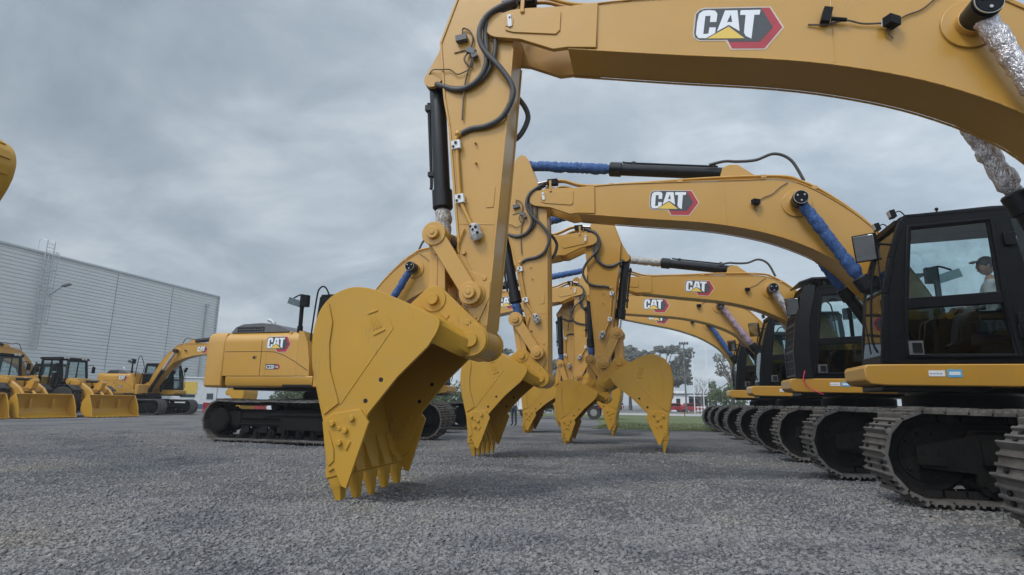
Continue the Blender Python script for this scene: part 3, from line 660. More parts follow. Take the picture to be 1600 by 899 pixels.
def deck_mesh():
    mb = MB()
    mb.cyl((0, 0, 1.05), (0, 0, 1.36), .80, n=40, mi=1); mb.box((-1.0, -.1, 1.42), (3.2, 1.9, .16), 1); mb.box((.9, .95, 1.39), (1.5, 1.0, .09), 1)
    # side skirts with rounded lower edge
    sk = [(1.50, 1.70), (1.50, 1.50), (1.47, 1.44), (1.42, 1.41), (1.30, 1.40), (1.28, 1.70)]
    for s in (-1, 1):
        P = [(s * y, z) for y, z in sk]; mb.prism(P, -2.5, .22 if s < 0 else -1.2, 0, ax='x')
    # cab base
    mb.prism([(-1.2, 1.765), (1.62, 1.765), (1.86, 1.76), (1.90, 1.70), (1.89, 1.52), (1.82, 1.45), (1.6, 1.43), (-1.2, 1.41)], .42, 1.52, 0)
    # right front boxes
    mb.prism([(.24, 1.42), (.50, 1.42), (.55, 1.5), (.55, 2.06), (.50, 2.12), (.24, 2.12)], -1.50, -.62, 0)
    mb.box((-.25, -1.02, 1.55), (.9, .94, .28), 1); mb.box((-.62, -.98, 2.3), (.06, .9, 1.2), 0)
    # boom foot lugs
    for s in (-1, 1): mb.prism([(-.5, 1.5), (.6, 1.5), (.45, 2.1), (.2, 2.3), (-.05, 2.2)], s * .37, s * .43, 0)
    mb.box((-.75, 0, 2.2), (.7, .95, 1.35), 1)
    return mb.mesh('platform', ['yellow', 'black'], 28)
def hood_mesh():
    mb = MB()
    # engine side, rounded shoulder; cross-section across y
    sec = [(-1.5, 1.70), (-1.5, 2.62)] + [(-1.5 + .28 * (1 - math.cos(R(a))), 2.62 + .28 * math.sin(R(a))) for a in range(10, 91, 10)]
    sec = sec + [(1.2, 2.90)] + [(1.5 - .28 * (1 - math.cos(R(a))), 2.62 + .28 * math.sin(R(a))) for a in range(80, 9, -10)] + [(1.5, 2.62), (1.5, 1.70)]
    mb.prism(sec, -2.62, -1.25, 0, ax='x')
    half = [p for p in sec if p[0] < -.3] + [(-.48, 2.90), (-.48, 1.70)]
    mb.prism(half, -1.249, -.30, 0, ax='x')
    # slanted front edge of the right side
    mb.prism([(-.30, 1.70), (.10, 1.70), (.08, 2.1), (-.02, 2.6), (-.16, 2.88), (-.30, 2.9)], -1.498, -1.25, 0)
    mb.prism([(-.30, 1.72), (-.24, 1.72), (-.24, 2.85), (-.30, 2.85)], -1.25, -.5, 0)
    # shut lines
    for y, s in ((-1.5, -1), (1.5, 1)):
        mb.box((-1.42, y, 2.18), (.014, .006, .94), 1); mb.box((-1.95, y, 2.36), (1.3, .006, .014), 1)
        if s < 0:
            C = [(-1.30, 2.36), (-1.0, 2.34), (-.7, 2.25), (-.35, 2.08), (.06, 1.84)]
            for a, b in zip(C[:-1], C[1:]): mb.beam((a[0], y, a[1]), (b[0], y, b[1]), .006, .016, 1)
            mb.box((-1.3, y, 1.703), (2.6, .008, .012), 1)
        mb.box((-1.62, y, 2.20), (.11, .012, .075), 1); mb.box((-1.59, y, 2.20), (.02, .02, .06), 0)
    for a in (0, 30, 60): pass
    return mb.mesh('hood', ['yellow', 'black'], 30)
def counterweight_mesh():
    mb = MB()
    P = [(-2.625, -1.5), (-2.625, 1.5), (-3.10, 1.49), (-3.27, 1.42), (-3.38, 1.15), (-3.44, .6), (-3.46, 0), (-3.44, -.6), (-3.38, -1.15), (-3.27, -1.42), (-3.10, -1.49)]
    k = len(P); V = []; lv = [(1.40, .97), (1.46, 1), (2.62, 1), (2.80, .98), (2.90, .93)]
    for z, sc in lv: V += [(-2.625 + (x + 2.625) * (sc if sc < 1 else 1) * 1.0, y * (1 - (1 - sc) * .9), z) for x, y in P]
    F = [tuple(reversed(range(k))), tuple(range((len(lv) - 1) * k, len(lv) * k))]
    for i in range(len(lv) - 1):
        for j in range(k): F.append((i * k + j, i * k + (j + 1) % k, (i + 1) * k + (j + 1) % k, (i + 1) * k + j))
    mb.add(V, F)
    return mb.mesh('counterweight', ['yellow'], 30)
def cover_top_mesh():
    mb = MB()
    # black grille hump on the hood
    for y0, y1 in ((-1.35, -.2),):
        P = [(-2.60, 2.895), (-2.45, 3.06), (-2.2, 3.14), (-1.6, 3.16), (-1.2, 3.12), (-.9, 3.02), (-.62, 2.90)]
        mb.prism(P, y0, y1, 0)
        for i in range(13):
            for j in range(2):
                if i > 11: continue
                mb.box((-2.36 + i * .075, y0 - .004, 2.955 + j * .075), (.055, .016, .055), 1)
    mb.box((-1.2, .5, 2.93), (1.5, 1.0, .06), 0)
    mb.tube([(-1.8, -.6, 3.1), (-1.8, -.6, 3.25), (-1.92, -.6, 3.34), (-2.0, -.6, 3.36)], .055, 12, 2)
    mb.cyl((-1.05, -1.2, 2.95), (-1.05, -1.2, 3.06), .05, n=12, mi=0)
    return mb.mesh('grille_cover', ['grey', 'black', 'galv'], 30)
def rail_mesh():
    mb = MB()
    mb.tube([(-.04, -1.32, 2.62), (-.04, -1.32, 2.9), (.04, -1.32, 3.85), (.10, -1.32, 4.06), (.22, -1.32, 4.12), (.36, -1.32, 3.98), (.62, -1.32, 3.4), (.62, -1.32, 3.1), (.45, -1.32, 2.5), (.42, -1.32, 2.12)], .022, 8)
    return mb.mesh('handrail', ['satin'], 50)
def mirror_post_mesh():
    mb = MB()
    mb.cyl((-.42, -1.3, 2.88), (-.42, -1.3, 3.58), .055, n=12); mb.cyl((-.42, -1.3, 2.88), (-.42, -1.3, 3.05), .075, n=12)
    mb.box((-.34, -1.3, 3.74), (.22, .14, .32), 0); mb.tube([(-.35, -1.3, 3.90), (-.5, -1.3, 3.92), (-.70, -1.3, 3.84)], .02, 8)
    mb.box((-.66, -1.3, 3.72), (.40, .06, .18), 1, Matrix.Rotation(R(18), 3, 'Y'))
    return mb.mesh('camera_mast', ['satin', 'glassdark'], 30)
def cab_mirror_mesh():
    mb = MB()
    n_ = Vector((math.cos(R(58)), math.sin(R(58)), 0)); mb.box((1.66, 1.44, 3.70), (.12, .34, .46), 0, Matrix.Rotation(R(58), 3, 'Z') @ Matrix.Rotation(R(13), 3, 'Y')); mb.box(Vector((1.66, 1.44, 3.70)) + n_ * .062 - Vector((0, 0, .014)), (.012, .30, .42), 1, Matrix.Rotation(R(58), 3, 'Z') @ Matrix.Rotation(R(13), 3, 'Y'))
    mb.tube([(1.30, 1.48, 3.72), (1.45, 1.5, 3.74), (1.58, 1.46, 3.74)], .02, 8); mb.beam((1.50, 1.47, 2.0), (1.52, 1.5, 3.5), .02, .02)
    return mb.mesh('mirror', ['satin', 'mirror'], 30)
def cab_fit_mesh():
    mb = MB()
    out = []
    def put(n, m): out.append((n, mb.mesh(n, m, 40)))
    mb.tube([(1.66, 1.46, 1.95), (1.72, 1.46, 2.2), (1.66, 1.46, 2.9), (1.56, 1.46, 3.45), (1.45, 1.46, 3.5)], .018, 8); put('grab_rail', ['satin'])
    mb = MB(); mb.tube([(1.68, 1.2, 1.95), (1.68, 1.1, 2.5), (1.60, 1.0, 2.9)], .012, 6); put('wiper', ['satin'])
    for y in (1.38, .64): mb = MB(); mb.box((1.20, y, 4.27), (.08, .14, .13), 0, Matrix.Rotation(R(15), 3, 'Y')); mb.box((1.244, y, 4.265), (.01, .11, .10), 1, Matrix.Rotation(R(15), 3, 'Y')); mb.tube([(1.0, y, 4.22), (1.08, y, 4.32), (1.18, y, 4.28)], .010, 6); put('work_lamp', ['satin', 'lamp_glass'])
    mb = MB(); mb.cyl((.55, 1.4, 4.27), (.55, 1.4, 4.30), .012, n=6); mb.ball((.55, 1.4, 4.31), .03, 0, 8); put('aerial', ['satin'])
    mb = MB(); mb.box((1.14, 1.53, 2.02), (.20, .03, .22), 0); mb.box((1.13, 1.55, 2.02), (.13, .02, .15), 1); put('door_handle', ['grey', 'black'])
    return out
def guard_mesh():
    mb = MB()
    # falling-object guard: roof rack plate, front mesh frame
    mb.box((-.05, 1.0, 4.44), (2.5, 1.14, .05)); mb.prism([(1.2, 4.42), (1.2, 4.47), (1.50, 4.36), (1.50, 4.32)], .45, 1.55)
    for x in (.9, -.9):
        for y in (.6, 1.4): mb.box((x, y, 4.35), (.06, .06, .16))
    F = [(1.74, 1.85), (1.74, 2.5), (1.66, 3.2), (1.52, 3.8), (1.36, 4.25)]
    for y in (.5, 1.5):
        for a, b in zip(F[:-1], F[1:]): mb.beam((a[0], y, a[1]), (b[0], y, b[1]), .05, .05)
    for a in F: mb.beam((a[0], .5, a[1]), (a[0], 1.5, a[1]), .04, .04)
    for k in range(1, 22):
        y = .5 + k / 22.
        for a, b in zip(F[:-1], F[1:]): mb.beam((a[0], y, a[1]), (b[0], y, b[1]), .012, .012)
    for k in range(1, 12):
        z = 1.85 + k * .2; x = np.interp(z, [p[1] for p in F], [p[0] for p in F]); mb.beam((x + .006, .5, z), (x + .006, 1.5, z), .012, .012)
    # solid side wing in front of the door
    mb.prism([(1.38, 1.80), (1.76, 1.80), (1.76, 2.5), (1.68, 3.2), (1.54, 3.8), (1.40, 4.25), (1.14, 4.25), (1.36, 3.2), (1.40, 2.4)], 1.53, 1.555)
    return mb.mesh('cab_guard', ['black'], 25)
def under_mesh():
    mb = MB()
    mb.box((0, 0, .86), (2.0, 2.1, .52), top=(.9, .95)); mb.cyl((0, 0, .9), (0, 0, 1.30), .86, n=40)
    for sx in (-1, 1):
        for sy in (-1, 1): mb.beam((sx * .6, sy * .6, .80), (sx * 1.15, sy * 1.3, .62), .5, .26)
    return mb.mesh('undercarriage', ['under'], 30)
def sticker_mesh():
    mb = MB()
    mb.box((.90, 1.524, 1.62), (.22, .004, .09), 0); mb.box((.66, 1.524, 1.62), (.20, .004, .12), 1); mb.box((.66, 1.5265, 1.62), (.15, .002, .05), 0)
    for k in range(4): mb.box((.98 - k * .045, 1.5265, 1.615), (.03, .002, .012), 2)
    return mb.mesh('sticker', ['decalwhite', 'decalblue', 'grey'], 0)

def sleeve(a, b, r, matname, n=22, jit=.055):
    a = Vector(a); b = Vector(b); L = (b - a).length; k = max(10, int(L / .045)); mb = MB(); pr = []
    v = 0; side = (b - a).normalized().cross(Vector((0, 1, 0)))
    for i in range(k + 1):
        t = i / k; v = v * .35 + random.uniform(-1, 1); rr = r * (1 + .085 * v) * (1.04 - .10 * t)
        if t < .03 or t > .975: rr = r * .8
        pr.append((a.lerp(b, t) + side * random.uniform(-.1, .1) * r, rr))
    mb.rings(pr, n, 0, True, jit)
    return mb.mesh('rod_cover', [matname], 70)
def rotv(v, a): c, s = math.cos(a), math.sin(a); return Vector((v[0] * c - v[1] * s, v[0] * s + v[1] * c))
def ang(v): return math.atan2(v[1], v[0])

GROUPA = 'excavators parked in a row with booms reaching left'
GROUPB = 'excavators parked in a row with booms reaching right'
def excavator(label, group, loc, rz, sp, bp, lp, brot=0, bscale=1, covers=('blue', 'blue', 'blue'), guard=False, scale=1, stickcyl=True, tape=False, toff=(0, 0), cabz=1):
    root = thing('excavator', label, 'excavator', loc, rz, group, scale)
    V3 = lambda p, y=0: Vector((p[0], y, p[1]))
    belt, frame, roll, carr, idl, drv = cached('track', track_meshes)
    for s in (-1, 1):
        t = link('track', belt, root, (toff[0], s * 1.45 + toff[1], 0))
        for nm, me in (('track_frame', frame), ('idler_wheel', idl), ('final_drive', drv)): link(nm, me, t)
        for x in ROLLX: link('track_roller', roll, t, (x, 0, 0))
        for x in (-.8, .8): link('carrier_roller', carr, t, (x, 0, 0))
    link('undercarriage', cached('under', under_mesh), root)
    link('platform', cached('deck', deck_mesh), root, bevel=.02)
    hd = link('hood', cached('hood', hood_mesh), root, bevel=.012)
    for s in (-1, 1): link('emblem', cached(('emb', .74, s), lambda: emblem_mesh(.74, s)), hd, (-1.26 if s < 0 else -1.3, s * 1.504, 2.34))
    bd = link('model_badge', cached('badge', lambda: badge_mesh(-1)), hd, (-1.24, -1.5025, 1.88), None, .78)
    tx = cached('badgetext', lambda: text_mesh('C220', .17, 'decalwhite')); link('lettering', tx, hd, (-1.222, -1.507, 1.90), (R(90), 0, 0), (.67, .78, 1))
    tx2 = cached('badgetext2', lambda: text_mesh('GC', .08, 'decalwhite')); link('lettering', tx2, hd, (-.93, -1.5085, 1.925), (R(90), 0, 0), .78)
    cw = link('counterweight', cached('cw', counterweight_mesh), root, bevel=.03)
    link('grille_cover', cached('gc', cover_top_mesh), root, bevel=.02)
    link('handrail', cached('rail', rail_mesh), root)
    link('camera_mast', cached('mast', mirror_post_mesh), root)
    cab = link('cab', cached('cab', cab_mesh), root, (0, 0, 1.77 * (1 - cabz)), None, (1, 1, cabz), bevel=.012)
    for k in PANES: link('window', cached(('pane', k), lambda: pane(PANES[k], mname='glassdark' if k == 'lo' else 'glass')), cab)
    link('seat', cached('cabint', cab_int_mesh), cab, bevel=.02); link('mirror', cached('cmir', cab_mirror_mesh), cab, bevel=.01)
    for fn, fm in cached('cfit', cab_fit_mesh): link(fn, fm, cab)
    link('sticker', cached('stk', sticker_mesh), cab)
    if guard: link('cab_guard', cached('guard', guard_mesh), cab)
    # boom
    c0 = Vector((-5.15, -.51)); d = Vector((lp[0] - sp[0], lp[1] - sp[1])); phi = ang(d) - ang(c0); phi = (phi + math.pi) % (2 * math.pi) - math.pi; bs = d.length / c0.length
    bm = link('boom', cached('boom', boom_mesh), root, V3(sp), (0, -phi, 0), bs, bevel=.012)
    for s in (-1, 1):
        link('emblem', cached(('emb', .95, s), lambda: emblem_mesh(.95, s)), bm, (-2.373 if s > 0 else -3.344, s * (BW + .003), -.539 if s > 0 else -.62), (0, R(-4.8), 0))
        link('hydraulic_pipe', cached(('bpipe', s), lambda: boom_pipe_mesh(s)), bm); cp, pl = cached(('bfit', s), lambda: boom_fit_mesh(s)); link('pipe_coupling', cp, bm, bevel=.006); link('pin_lock', pl, bm)
        link('work_lamp', cached(('blamp', s), lambda: boom_lamp_mesh(s)), bm)
    def B(p): return rotv(Vector(p) * bs, phi) + Vector(sp)
    # stick
    sv = Vector((bp[0] - sp[0], bp[1] - sp[1])); psi = ang(sv) - ang(SBP); ss = sv.length / Vector(SBP).length
    psi = (psi + math.pi) % (2 * math.pi) - math.pi
    st = link('stick', cached('stick', stick_mesh), root, V3(sp), (0, -psi, 0), ss, bevel=.012)
    for s in (-1, 1):
        for hm in cached(('shose', s), lambda: stick_hose_mesh(s)): link('hydraulic_hose', hm, st)
        link('grease_pipe', cached(('spipe', s), lambda: stick_pipe_mesh(s)), st)
    for s in (-1, 1):
        for tm in cached(('stag', s), lambda: stick_tag_mesh(s)): link('wrapped_coupling' if 'wrapped' in tm.name else 'pipe_clamp', tm, st)
    link('wire_harness', cached('swire', lambda: stick_wire_mesh(1)), st)
    def S(p): return rotv(Vector(p) * ss, psi) + Vector(sp)
    # bucket
    ba = psi * 0 + brot
    bk = link('bucket', cached('bucket', bucket_mesh), root, V3(bp), (0, -ba, 0), bscale, bevel=.01)
    for y in (-.73, -.365, 0, .365, .73): link('tooth', cached('tooth', tooth_mesh), bk, (0, y, 0), bevel=.012)
    for s in (-1, 1): link('side_cutter', cached(('cut', s), lambda: cutter_mesh(s)), bk, bevel=.006)
    lpin = rotv(Vector(BLP) * bscale, ba) + Vector(bp)
    # linkage: top pin from the two link lengths
    hl = S(SHL); r1 = (Vector(STOP) - Vector(SHL)).length * ss; r2 = .815 * ss
    dd = lpin - hl; D = dd.length; a = (r1 * r1 - r2 * r2 + D * D) / (2 * D); h = math.sqrt(max(r1 * r1 - a * a, .0001)); u = dd / D; w = Vector((-u.y, u.x))
    top = hl + u * a + w * h
    if top.y < (hl + u * a - w * h).y: top = hl + u * a - w * h
    for s in (-1, 1):
        mb = MB(); mb.prism(hull(circ(top, .105, 20) + circ(hl, .10, 20)), s * .315, s * .375)
        for c, r in ((top, .15), (hl, .135)): mb.cyl(V3(c, s * .312), V3(c, s * .392), r, n=28); mb.cyl(V3(c, s * .31), V3(c, s * .445), .075, n=18); mb.cyl(V3(c, s * .44), V3(c, s * .455), .03, n=10)
        link('idler_link', mb.mesh('idler_link', ['yellow'], 30), root, bevel=.01)
    mb = MB()
    for s in (-1, 1):
        mb.prism(hull(circ(top, .105, 20) + circ(lpin, .105, 20)), s * .16, s * .27); mb.cyl(V3(top, s * .15), V3(top, s * .275), .145, n=26); mb.cyl(V3(lpin, s * .15), V3(lpin, s * .275), .145, n=26)
        c = top.lerp(lpin, .24); mb.cyl(V3(c, s * .26), V3(c, s * .30), .05, n=14)
        a_ = top.lerp(lpin, .35); b_ = top.lerp(lpin, .8); mb.beam(V3(a_, s * .272), V3(b_, s * .272), .012, .02)
    mb.cyl(V3(top, -.30), V3(top, .30), .08, n=20); mb.cyl(V3(lpin, -.29), V3(lpin, .29), .12, n=22)
    mid = (top + lpin) / 2; mb.box(V3(mid), (.10, .34, .3), 0)
    link('power_link', mb.mesh('power_link', ['yellow'], 30), root, bevel=.012)
    # bucket cylinder
    def cylinder(name, p, q, y, r, frac, cover, eyer=.12):
        P = V3(p, y); Q = V3(q, y); L = Q - P; g = P + L * frac; u = L.normalized(); mb = MB()
        mb.rings([(P + u * .05, r), (P + u * .06, r * 1.02), (g - u * .26, r * 1.02), (g - u * .25, r * 1.25), (g - u * .02, r * 1.25), (g, r * 1.1)], 26)
        mb.cyl(P + Vector((0, -.13, 0)), P + Vector((0, .13, 0)), eyer, n=22)
        sd = u.cross(Vector((0, 1, 0))); 
        mb.tube([P + u * .22 + sd * (r + .03), g - u * .45 + sd * (r + .035), g - u * .3 + sd * (r + .05)], .022, 8); mb.box(P + u * .3 + sd * (r + .03), (.08, .08, .08)); mb.box(g - u * .5 + sd * (r + .03), (.08, .08, .06))
        o = link(name, mb.mesh(name, ['black'], 35), root)
        mb = MB(); mb.cyl(g - u * .01, Q, r * .55, n=20); mb.cyl(Q + Vector((0, -.13, 0)), Q + Vector((0, .13, 0)), eyer, n=22, mi=1)
        link('piston_rod', mb.mesh('piston_rod', ['chrome', 'black'], 35), o)
        if cover: link('rod_cover', sleeve(g + u * .0, Q - u * .02, r * .92, cover), o)
        return o
    cylinder('bucket_cylinder', S(SCYL), top, 0, .105, .80 if ss > .9 else .78, covers[2])
    if stickcyl: cylinder('stick_cylinder', B((-3.98, .33)), S(SROD), 0, .125, .56, covers[1])
    lpB = B((-5.15, -.51))
    for s in (-1, 1):
        o = cylinder('lift_cylinder', (.58, 1.72), (lpB.x, lpB.y), s * .52, .115, .52, covers[0], .14)
        mb = MB(); mb.cyl(V3(lpB, s * .34), V3(lpB, s * .70), .125, n=30, mi=1)
        for k in range(3): aa = k * 2.1 + .5; mb.cyl(V3(lpB + Vector((math.cos(aa), math.sin(aa))) * .07, s * .70), V3(lpB + Vector((math.cos(aa), math.sin(aa))) * .07, s * .718), .018, n=8, mi=0)
        mb.rings([(V3(lpB, s * .685), .131), (V3(lpB, s * .70), .131)], 30, 0); mb.cyl(V3(lpB, s * .699), V3(lpB, s * .706), .118, n=30, mi=1)
        link('lift_pin', mb.mesh('lift_pin', ['steel', 'satin'], 35), root)
    # hose loop from the stick cylinder over the boom crest
    mb = MB(); P = [B(p) for p in ((-3.6, .50), (-3.9, .55), (-4.15, .52), (-4.5, .52), (-4.85, .62), (-5.15, .45), (-5.35, .0))]
    mb.tube([V3(p, .16) for p in P], .03, 10); link('crest_hose', mb.mesh('crest_hose', ['hose'], 60), root)
    if tape:
        mb = MB(); mb.tube([(1.55, 1.56, 1.95), (1.60, 1.58, 1.7), (1.45, 1.62, 1.5), (1.2, 1.66, 1.38)], .014, 6); link('red_ribbon', mb.mesh('red_ribbon', ['redtape'], 60), root)
    return root

# A row (booms towards image left), B row (booms towards image right)
A1 = excavator('nearest excavator, its boom across the top and silver foil on its lift cylinder', GROUPA, (5.3, 6.7, 0), R(180), (7.03, 5.84), (7.272, 1.784), (1.875, 5.07), covers=('foil', 'blue', 'plastic'), toff=(-.10, .22))
bm_ = [o for o in A1.children if o.name.startswith('boom')][0]
mb = MB(); mb.box((-3.78, BW + .05, -.29), (.09, .09, .17), 0, Matrix.Rotation(R(-14), 3, 'Y')); mb.cyl((-3.83, BW + .05, -.33), (-3.98, BW + .05, -.36), .022, n=8); mb.tube([(-3.6, BW + .02, -.36), (-3.78, BW + .03, -.38), (-3.98, BW + .04, -.36), (-4.15, BW + .03, -.41), (-4.38, BW + .04, -.43)], .010, 6, 1)
link('sensor_box', mb.mesh('sensor_box', ['satin', 'bark'], 40), bm_)
A2 = excavator('excavator with blue cloth on both lift and stick cylinders and an operator in its cab', GROUPA, (5.3, 11.8, 0), R(178.5), (7.53, 5.443), (7.427, 1.576), (2.40, 4.932), R(3.5), .9, ('blue', 'blue', 'blue'))
A3 = excavator('excavator with a roof guard and mesh front guard on its black cab', GROUPA, (5.3, 17, 0), R(179), (6.15, 4.60), (6.512, 1.26), (1.94, 4.21), R(3), .78, ('foil', 'plastic', 'blue'), guard=True, tape=True, cabz=.93)
A4 = excavator('excavator with pinkish patterned cloth on its lift cylinder, behind the guarded cab', GROUPA, (5.3, 22.8, 0), R(180), (7.812, 5.0), (8.415, 1.35), (2.62, 4.743), R(11), .95, ('floral', 'blue', 'blue'))
A5 = excavator('last excavator of the row, faded blue cover on its lift cylinder', GROUPA, (5.3, 28.5, 0), R(180), (7.55, 5.70), (8.3, 1.62), (2.48, 4.816), R(2), .9, ('blue', 'blue', 'blue'))
B1 = excavator('excavator turned rear-left with long engine hood, black roof grille and badge showing', GROUPB, (-8.7, 15.1, 0), R(-2), (7.374, 5.299), (7.623, 1.576), (2.43, 4.735), R(6), .94, ('blue', 'blue', None))
B2 = excavator('excavator hidden behind the big buckets, only boom end, stick and bucket showing', GROUPB, (-9.9, 22.2, 0), R(-1), (7.40, 5.35), (7.3, 1.60), (2.43, 4.735), R(3), .92, ('blue', 'blue', 'blue'))
B0 = excavator('excavator off the left edge with only the round back of its raised bucket showing', GROUPB, (-18.52, 5.3, 0), R(0), (5.0, 7.0), (8.02, 4.78), (.9, 4.15), R(-25), .94, ('blue', 'blue', 'blue'))
E3 = excavator('small looking distant excavator facing right in front of the grey warehouse wall', None, (-33.7, 33.7, 0), R(0), (7.1, 4.85), (7.0, 1.60), (2.40, 4.55), R(3), .92, ('foil', None, 'blue'), scale=.94, cabz=.78)
E4 = excavator('compact excavator with silver wrapped cylinder rising behind the wheel loaders', None, (-41, 31.9, 0), R(-90), (7.4, 5.35), (7.3, 1.60), (2.43, 4.735), R(3), .92, ('foil', None, 'blue'), scale=.78)

# ------------------------------------------------------------------ wheel loaders (local: x forward, bucket edge at x=0)
def loader_parts():
    P = {}
    w = MB(); w.rings([((0, -.30, 0), .60), ((0, -.29, 0), .78), ((0, -.22, 0), .84), ((0, .22, 0), .84), ((0, .29, 0), .78), ((0, .30, 0), .60)], 36)
    for k in range(22):
        a = 2 * math.pi * k / 22
        for s in (-1, 1): w.box((.845 * math.cos(a + s * .07), s * .14, .845 * math.sin(a + s * .07)), (.07, .24, .10), 0, Matrix.Rotation(-a, 3, 'Y'))
    P['wheel'] = w.mesh('wheel', ['rubber'], 30)
    r = MB(); r.rings([((0, -.28, 0), .46), ((0, -.20, 0), .42), ((0, .20, 0), .42), ((0, .28, 0), .46)], 28); r.cyl((0, -.30, 0), (0, .30, 0), .18, n=18)
    P['rim'] = r.mesh('rim', ['yellow'], 30)
    b = MB()
    prof = [(-.05, .0), (.02, .03), (-.45, .06), (-.72, .22), (-.84, .50), (-.80, .82), (-.60, 1.10), (-.48, 1.22), (-.52, 1.25), (-.66, 1.14), (-.88, .84), (-.92, .48), (-.80, .18), (-.50, .02)]
    b.prism(prof, -1.5, 1.5)
    side = [(.02, .03), (-.10, .20), (-.16, .55), (-.34, .98), (-.48, 1.22), (-.66, 1.14), (-.88, .84), (-.92, .48), (-.80, .18), (-.50, .02)]
    for s in (-1, 1): b.prism(side, s * 1.5, s * 1.545)
    for k in range(9): b.box((.03, -1.32 + k * .33, .03), (.22, .12, .05), 0)
    for s in (-1, 1): b.prism([(-.6, .5), (-1.25, .55), (-1.25, .9), (-.6, 1.0)], s * .55, s * .65)
    P['bucket'] = b.mesh('loader_bucket', ['yellow_bucket'], 30)
    a = MB()
    for s in (-1, 1):
        a.prism([(-1.10, .48), (-.86, .56), (-.92, .95), (-1.45, 1.55), (-2.2, 1.98), (-3.0, 2.12), (-3.12, 1.86), (-2.4, 1.66), (-1.75, 1.20)], s * .55, s * .70)
        a.cyl((-3.0, s * .5, 1.98), (-3.0, s * .75, 1.98), .16, n=20)
        a.cyl((-1.0, s * .5, .62), (-1.0, s * .75, .62), .14, n=20)
        a.cyl((-3.1, s * .45, 1.15), (-1.9, s * .45, 1.5), .09, n=14, mi=1)
    a.prism([(-1.9, 1.5), (-1.55, 1.95), (-1.3, 2.05), (-1.2, 1.9), (-1.35, 1.5), (-1.7, 1.3)], -.14, .14); a.box((-1.6, 0, 1.45), (.22, 1.1, .22))
    a.cyl((-1.3, 0, 1.98), (-2.9, 0, 2.0), .075, n=14, mi=1); a.cyl((-1.4, 0, 1.4), (-.85, 0, .9), .07, n=12)
    P['arm'] = a.mesh('lift_arm', ['yellow', 'black'], 30)
    f = MB(); f.box((-2.9, 0, 1.0), (1.4, 1.0, .7), 0); f.prism([(-3.3, 1.0), (-2.5, 1.0), (-2.7, 2.15), (-3.2, 2.2)], -.45, .45, 0); f.box((-4.3, 0, .95), (1.6, .9, .5), 1)
    for x in (-2.6, -5.6): f.cyl((x, -.9, .85), (x, .9, .85), .2, n=16, mi=1)
    for s in (-1, 1): f.prism([(-3.3, 1.52), (-2.95, 1.78), (-2.2, 1.78), (-1.75, 1.5), (-1.75, 1.44), (-2.2, 1.72), (-2.95, 1.72), (-3.3, 1.46)], s * .78, s * 1.38, 1)
    f.box((-2.15, .62, 1.92), (.16, .36, .22), 0); f.box((-2.15, -.62, 1.92), (.16, .36, .22), 0)
    P['frame'] = f.mesh('front_frame', ['yellow', 'black'], 30)
    h = MB(); h.prism([(-5.0, 1.0), (-5.0, 2.25), (-5.2, 2.32), (-6.9, 2.2), (-7.15, 2.05), (-7.2, .95), (-6.6, .8), (-5.2, .8)], -.85, .85, 0)
    h.box((-7.21, 0, 1.55), (.03, 1.2, .8), 1); h.box((-6.0, .86, 1.6), (1.2, .02, .6), 1); h.box((-6.0, -.86, 1.6), (1.2, .02, .6), 1); h.cyl((-5.6, .3, 2.2), (-5.6, .3, 2.9), .07, n=12, mi=1)
    h.prism([(-6.5, 1.78), (-5.6, 1.82), (-4.9, 1.5), (-4.9, 1.44), (-5.6, 1.76), (-6.5, 1.72)], -1.36, 1.36, 1); h.prism([(-7.3, .7), (-6.7, .6), (-6.7, 1.2), (-7.3, 1.2)], -1.2, 1.2, 0)
    P['hood'] = h.mesh('engine_hood', ['yellow', 'black'], 30)
    c = MB(); O = [(-3.55, 1.35), (-3.45, 2.2), (-3.65, 3.22), (-4.95, 3.26), (-5.05, 2.2), (-5.0, 1.35)]
    for s in (-1, 1): c.prism(O, s * .80, s * .86, 0, holes=[[(-3.60, 1.45), (-3.52, 2.2), (-3.72, 3.15), (-4.22, 3.17), (-4.27, 1.45)], [(-4.33, 1.7), (-4.28, 3.16), (-4.90, 3.18), (-4.98, 2.2), (-4.95, 1.7)]])
    c.box((-4.3, 0, 3.32), (1.55, 1.85, .12), 0, top=(.96, .96)); c.box((-4.25, 0, 1.42), (1.45, 1.56, .14), 0)
    for s in (-1, 1): c.beam((-3.50, s * .78, 1.4), (-3.42, s * .78, 2.2), .10, .10); c.beam((-3.42, s * .78, 2.2), (-3.64, s * .78, 3.28), .10, .10); c.beam((-5.0, s * .78, 1.4), (-4.98, s * .78, 3.28), .1, .1)
    c.beam((-3.64, -.8, 3.24), (-3.64, .8, 3.24), .08, .1); c.beam((-3.44, -.8, 1.9), (-3.44, .8, 1.9), .06, .12)
    for s in (-1, 1):
        for d in (.1, .3): c.box((-3.58, s * (.36 + d), 3.34), (.10, .16, .13), 2)
        c.tube([(-3.6, s * .85, 2.95), (-3.5, s * 1.15, 3.0), (-3.5, s * 1.2, 2.8)], .02, 6); c.box((-3.5, s * 1.22, 2.72), (.06, .20, .38), 0)
    c.box((-4.5, 0, 1.75), (.5, .5, .4), 0); c.box((-4.75, 0, 2.15), (.14, .5, .7), 0); c.tube([(-3.6, 0, 1.6), (-3.75, 0, 2.05)], .05, 8); c.rings([((-3.78, 0, 2.07), .2), ((-3.77, 0, 2.1), .2)], 20)
    P['cab'] = c.mesh('cab', ['satin', 'yellow', 'lamp_glass'], 30)
    st = MB()
    for s in (-1, 1): st.box((-3.75, s * 1.05, .75), (.5, .3, .05)); st.box((-3.75, s * 1.05, 1.05), (.5, .3, .05)); st.tube([(-3.45, s * 1.15, .75), (-3.4, s * 1.12, 1.5), (-3.45, s * 1.0, 2.1)], .02, 6)
    P['steps'] = st.mesh('step', ['black'], 30)
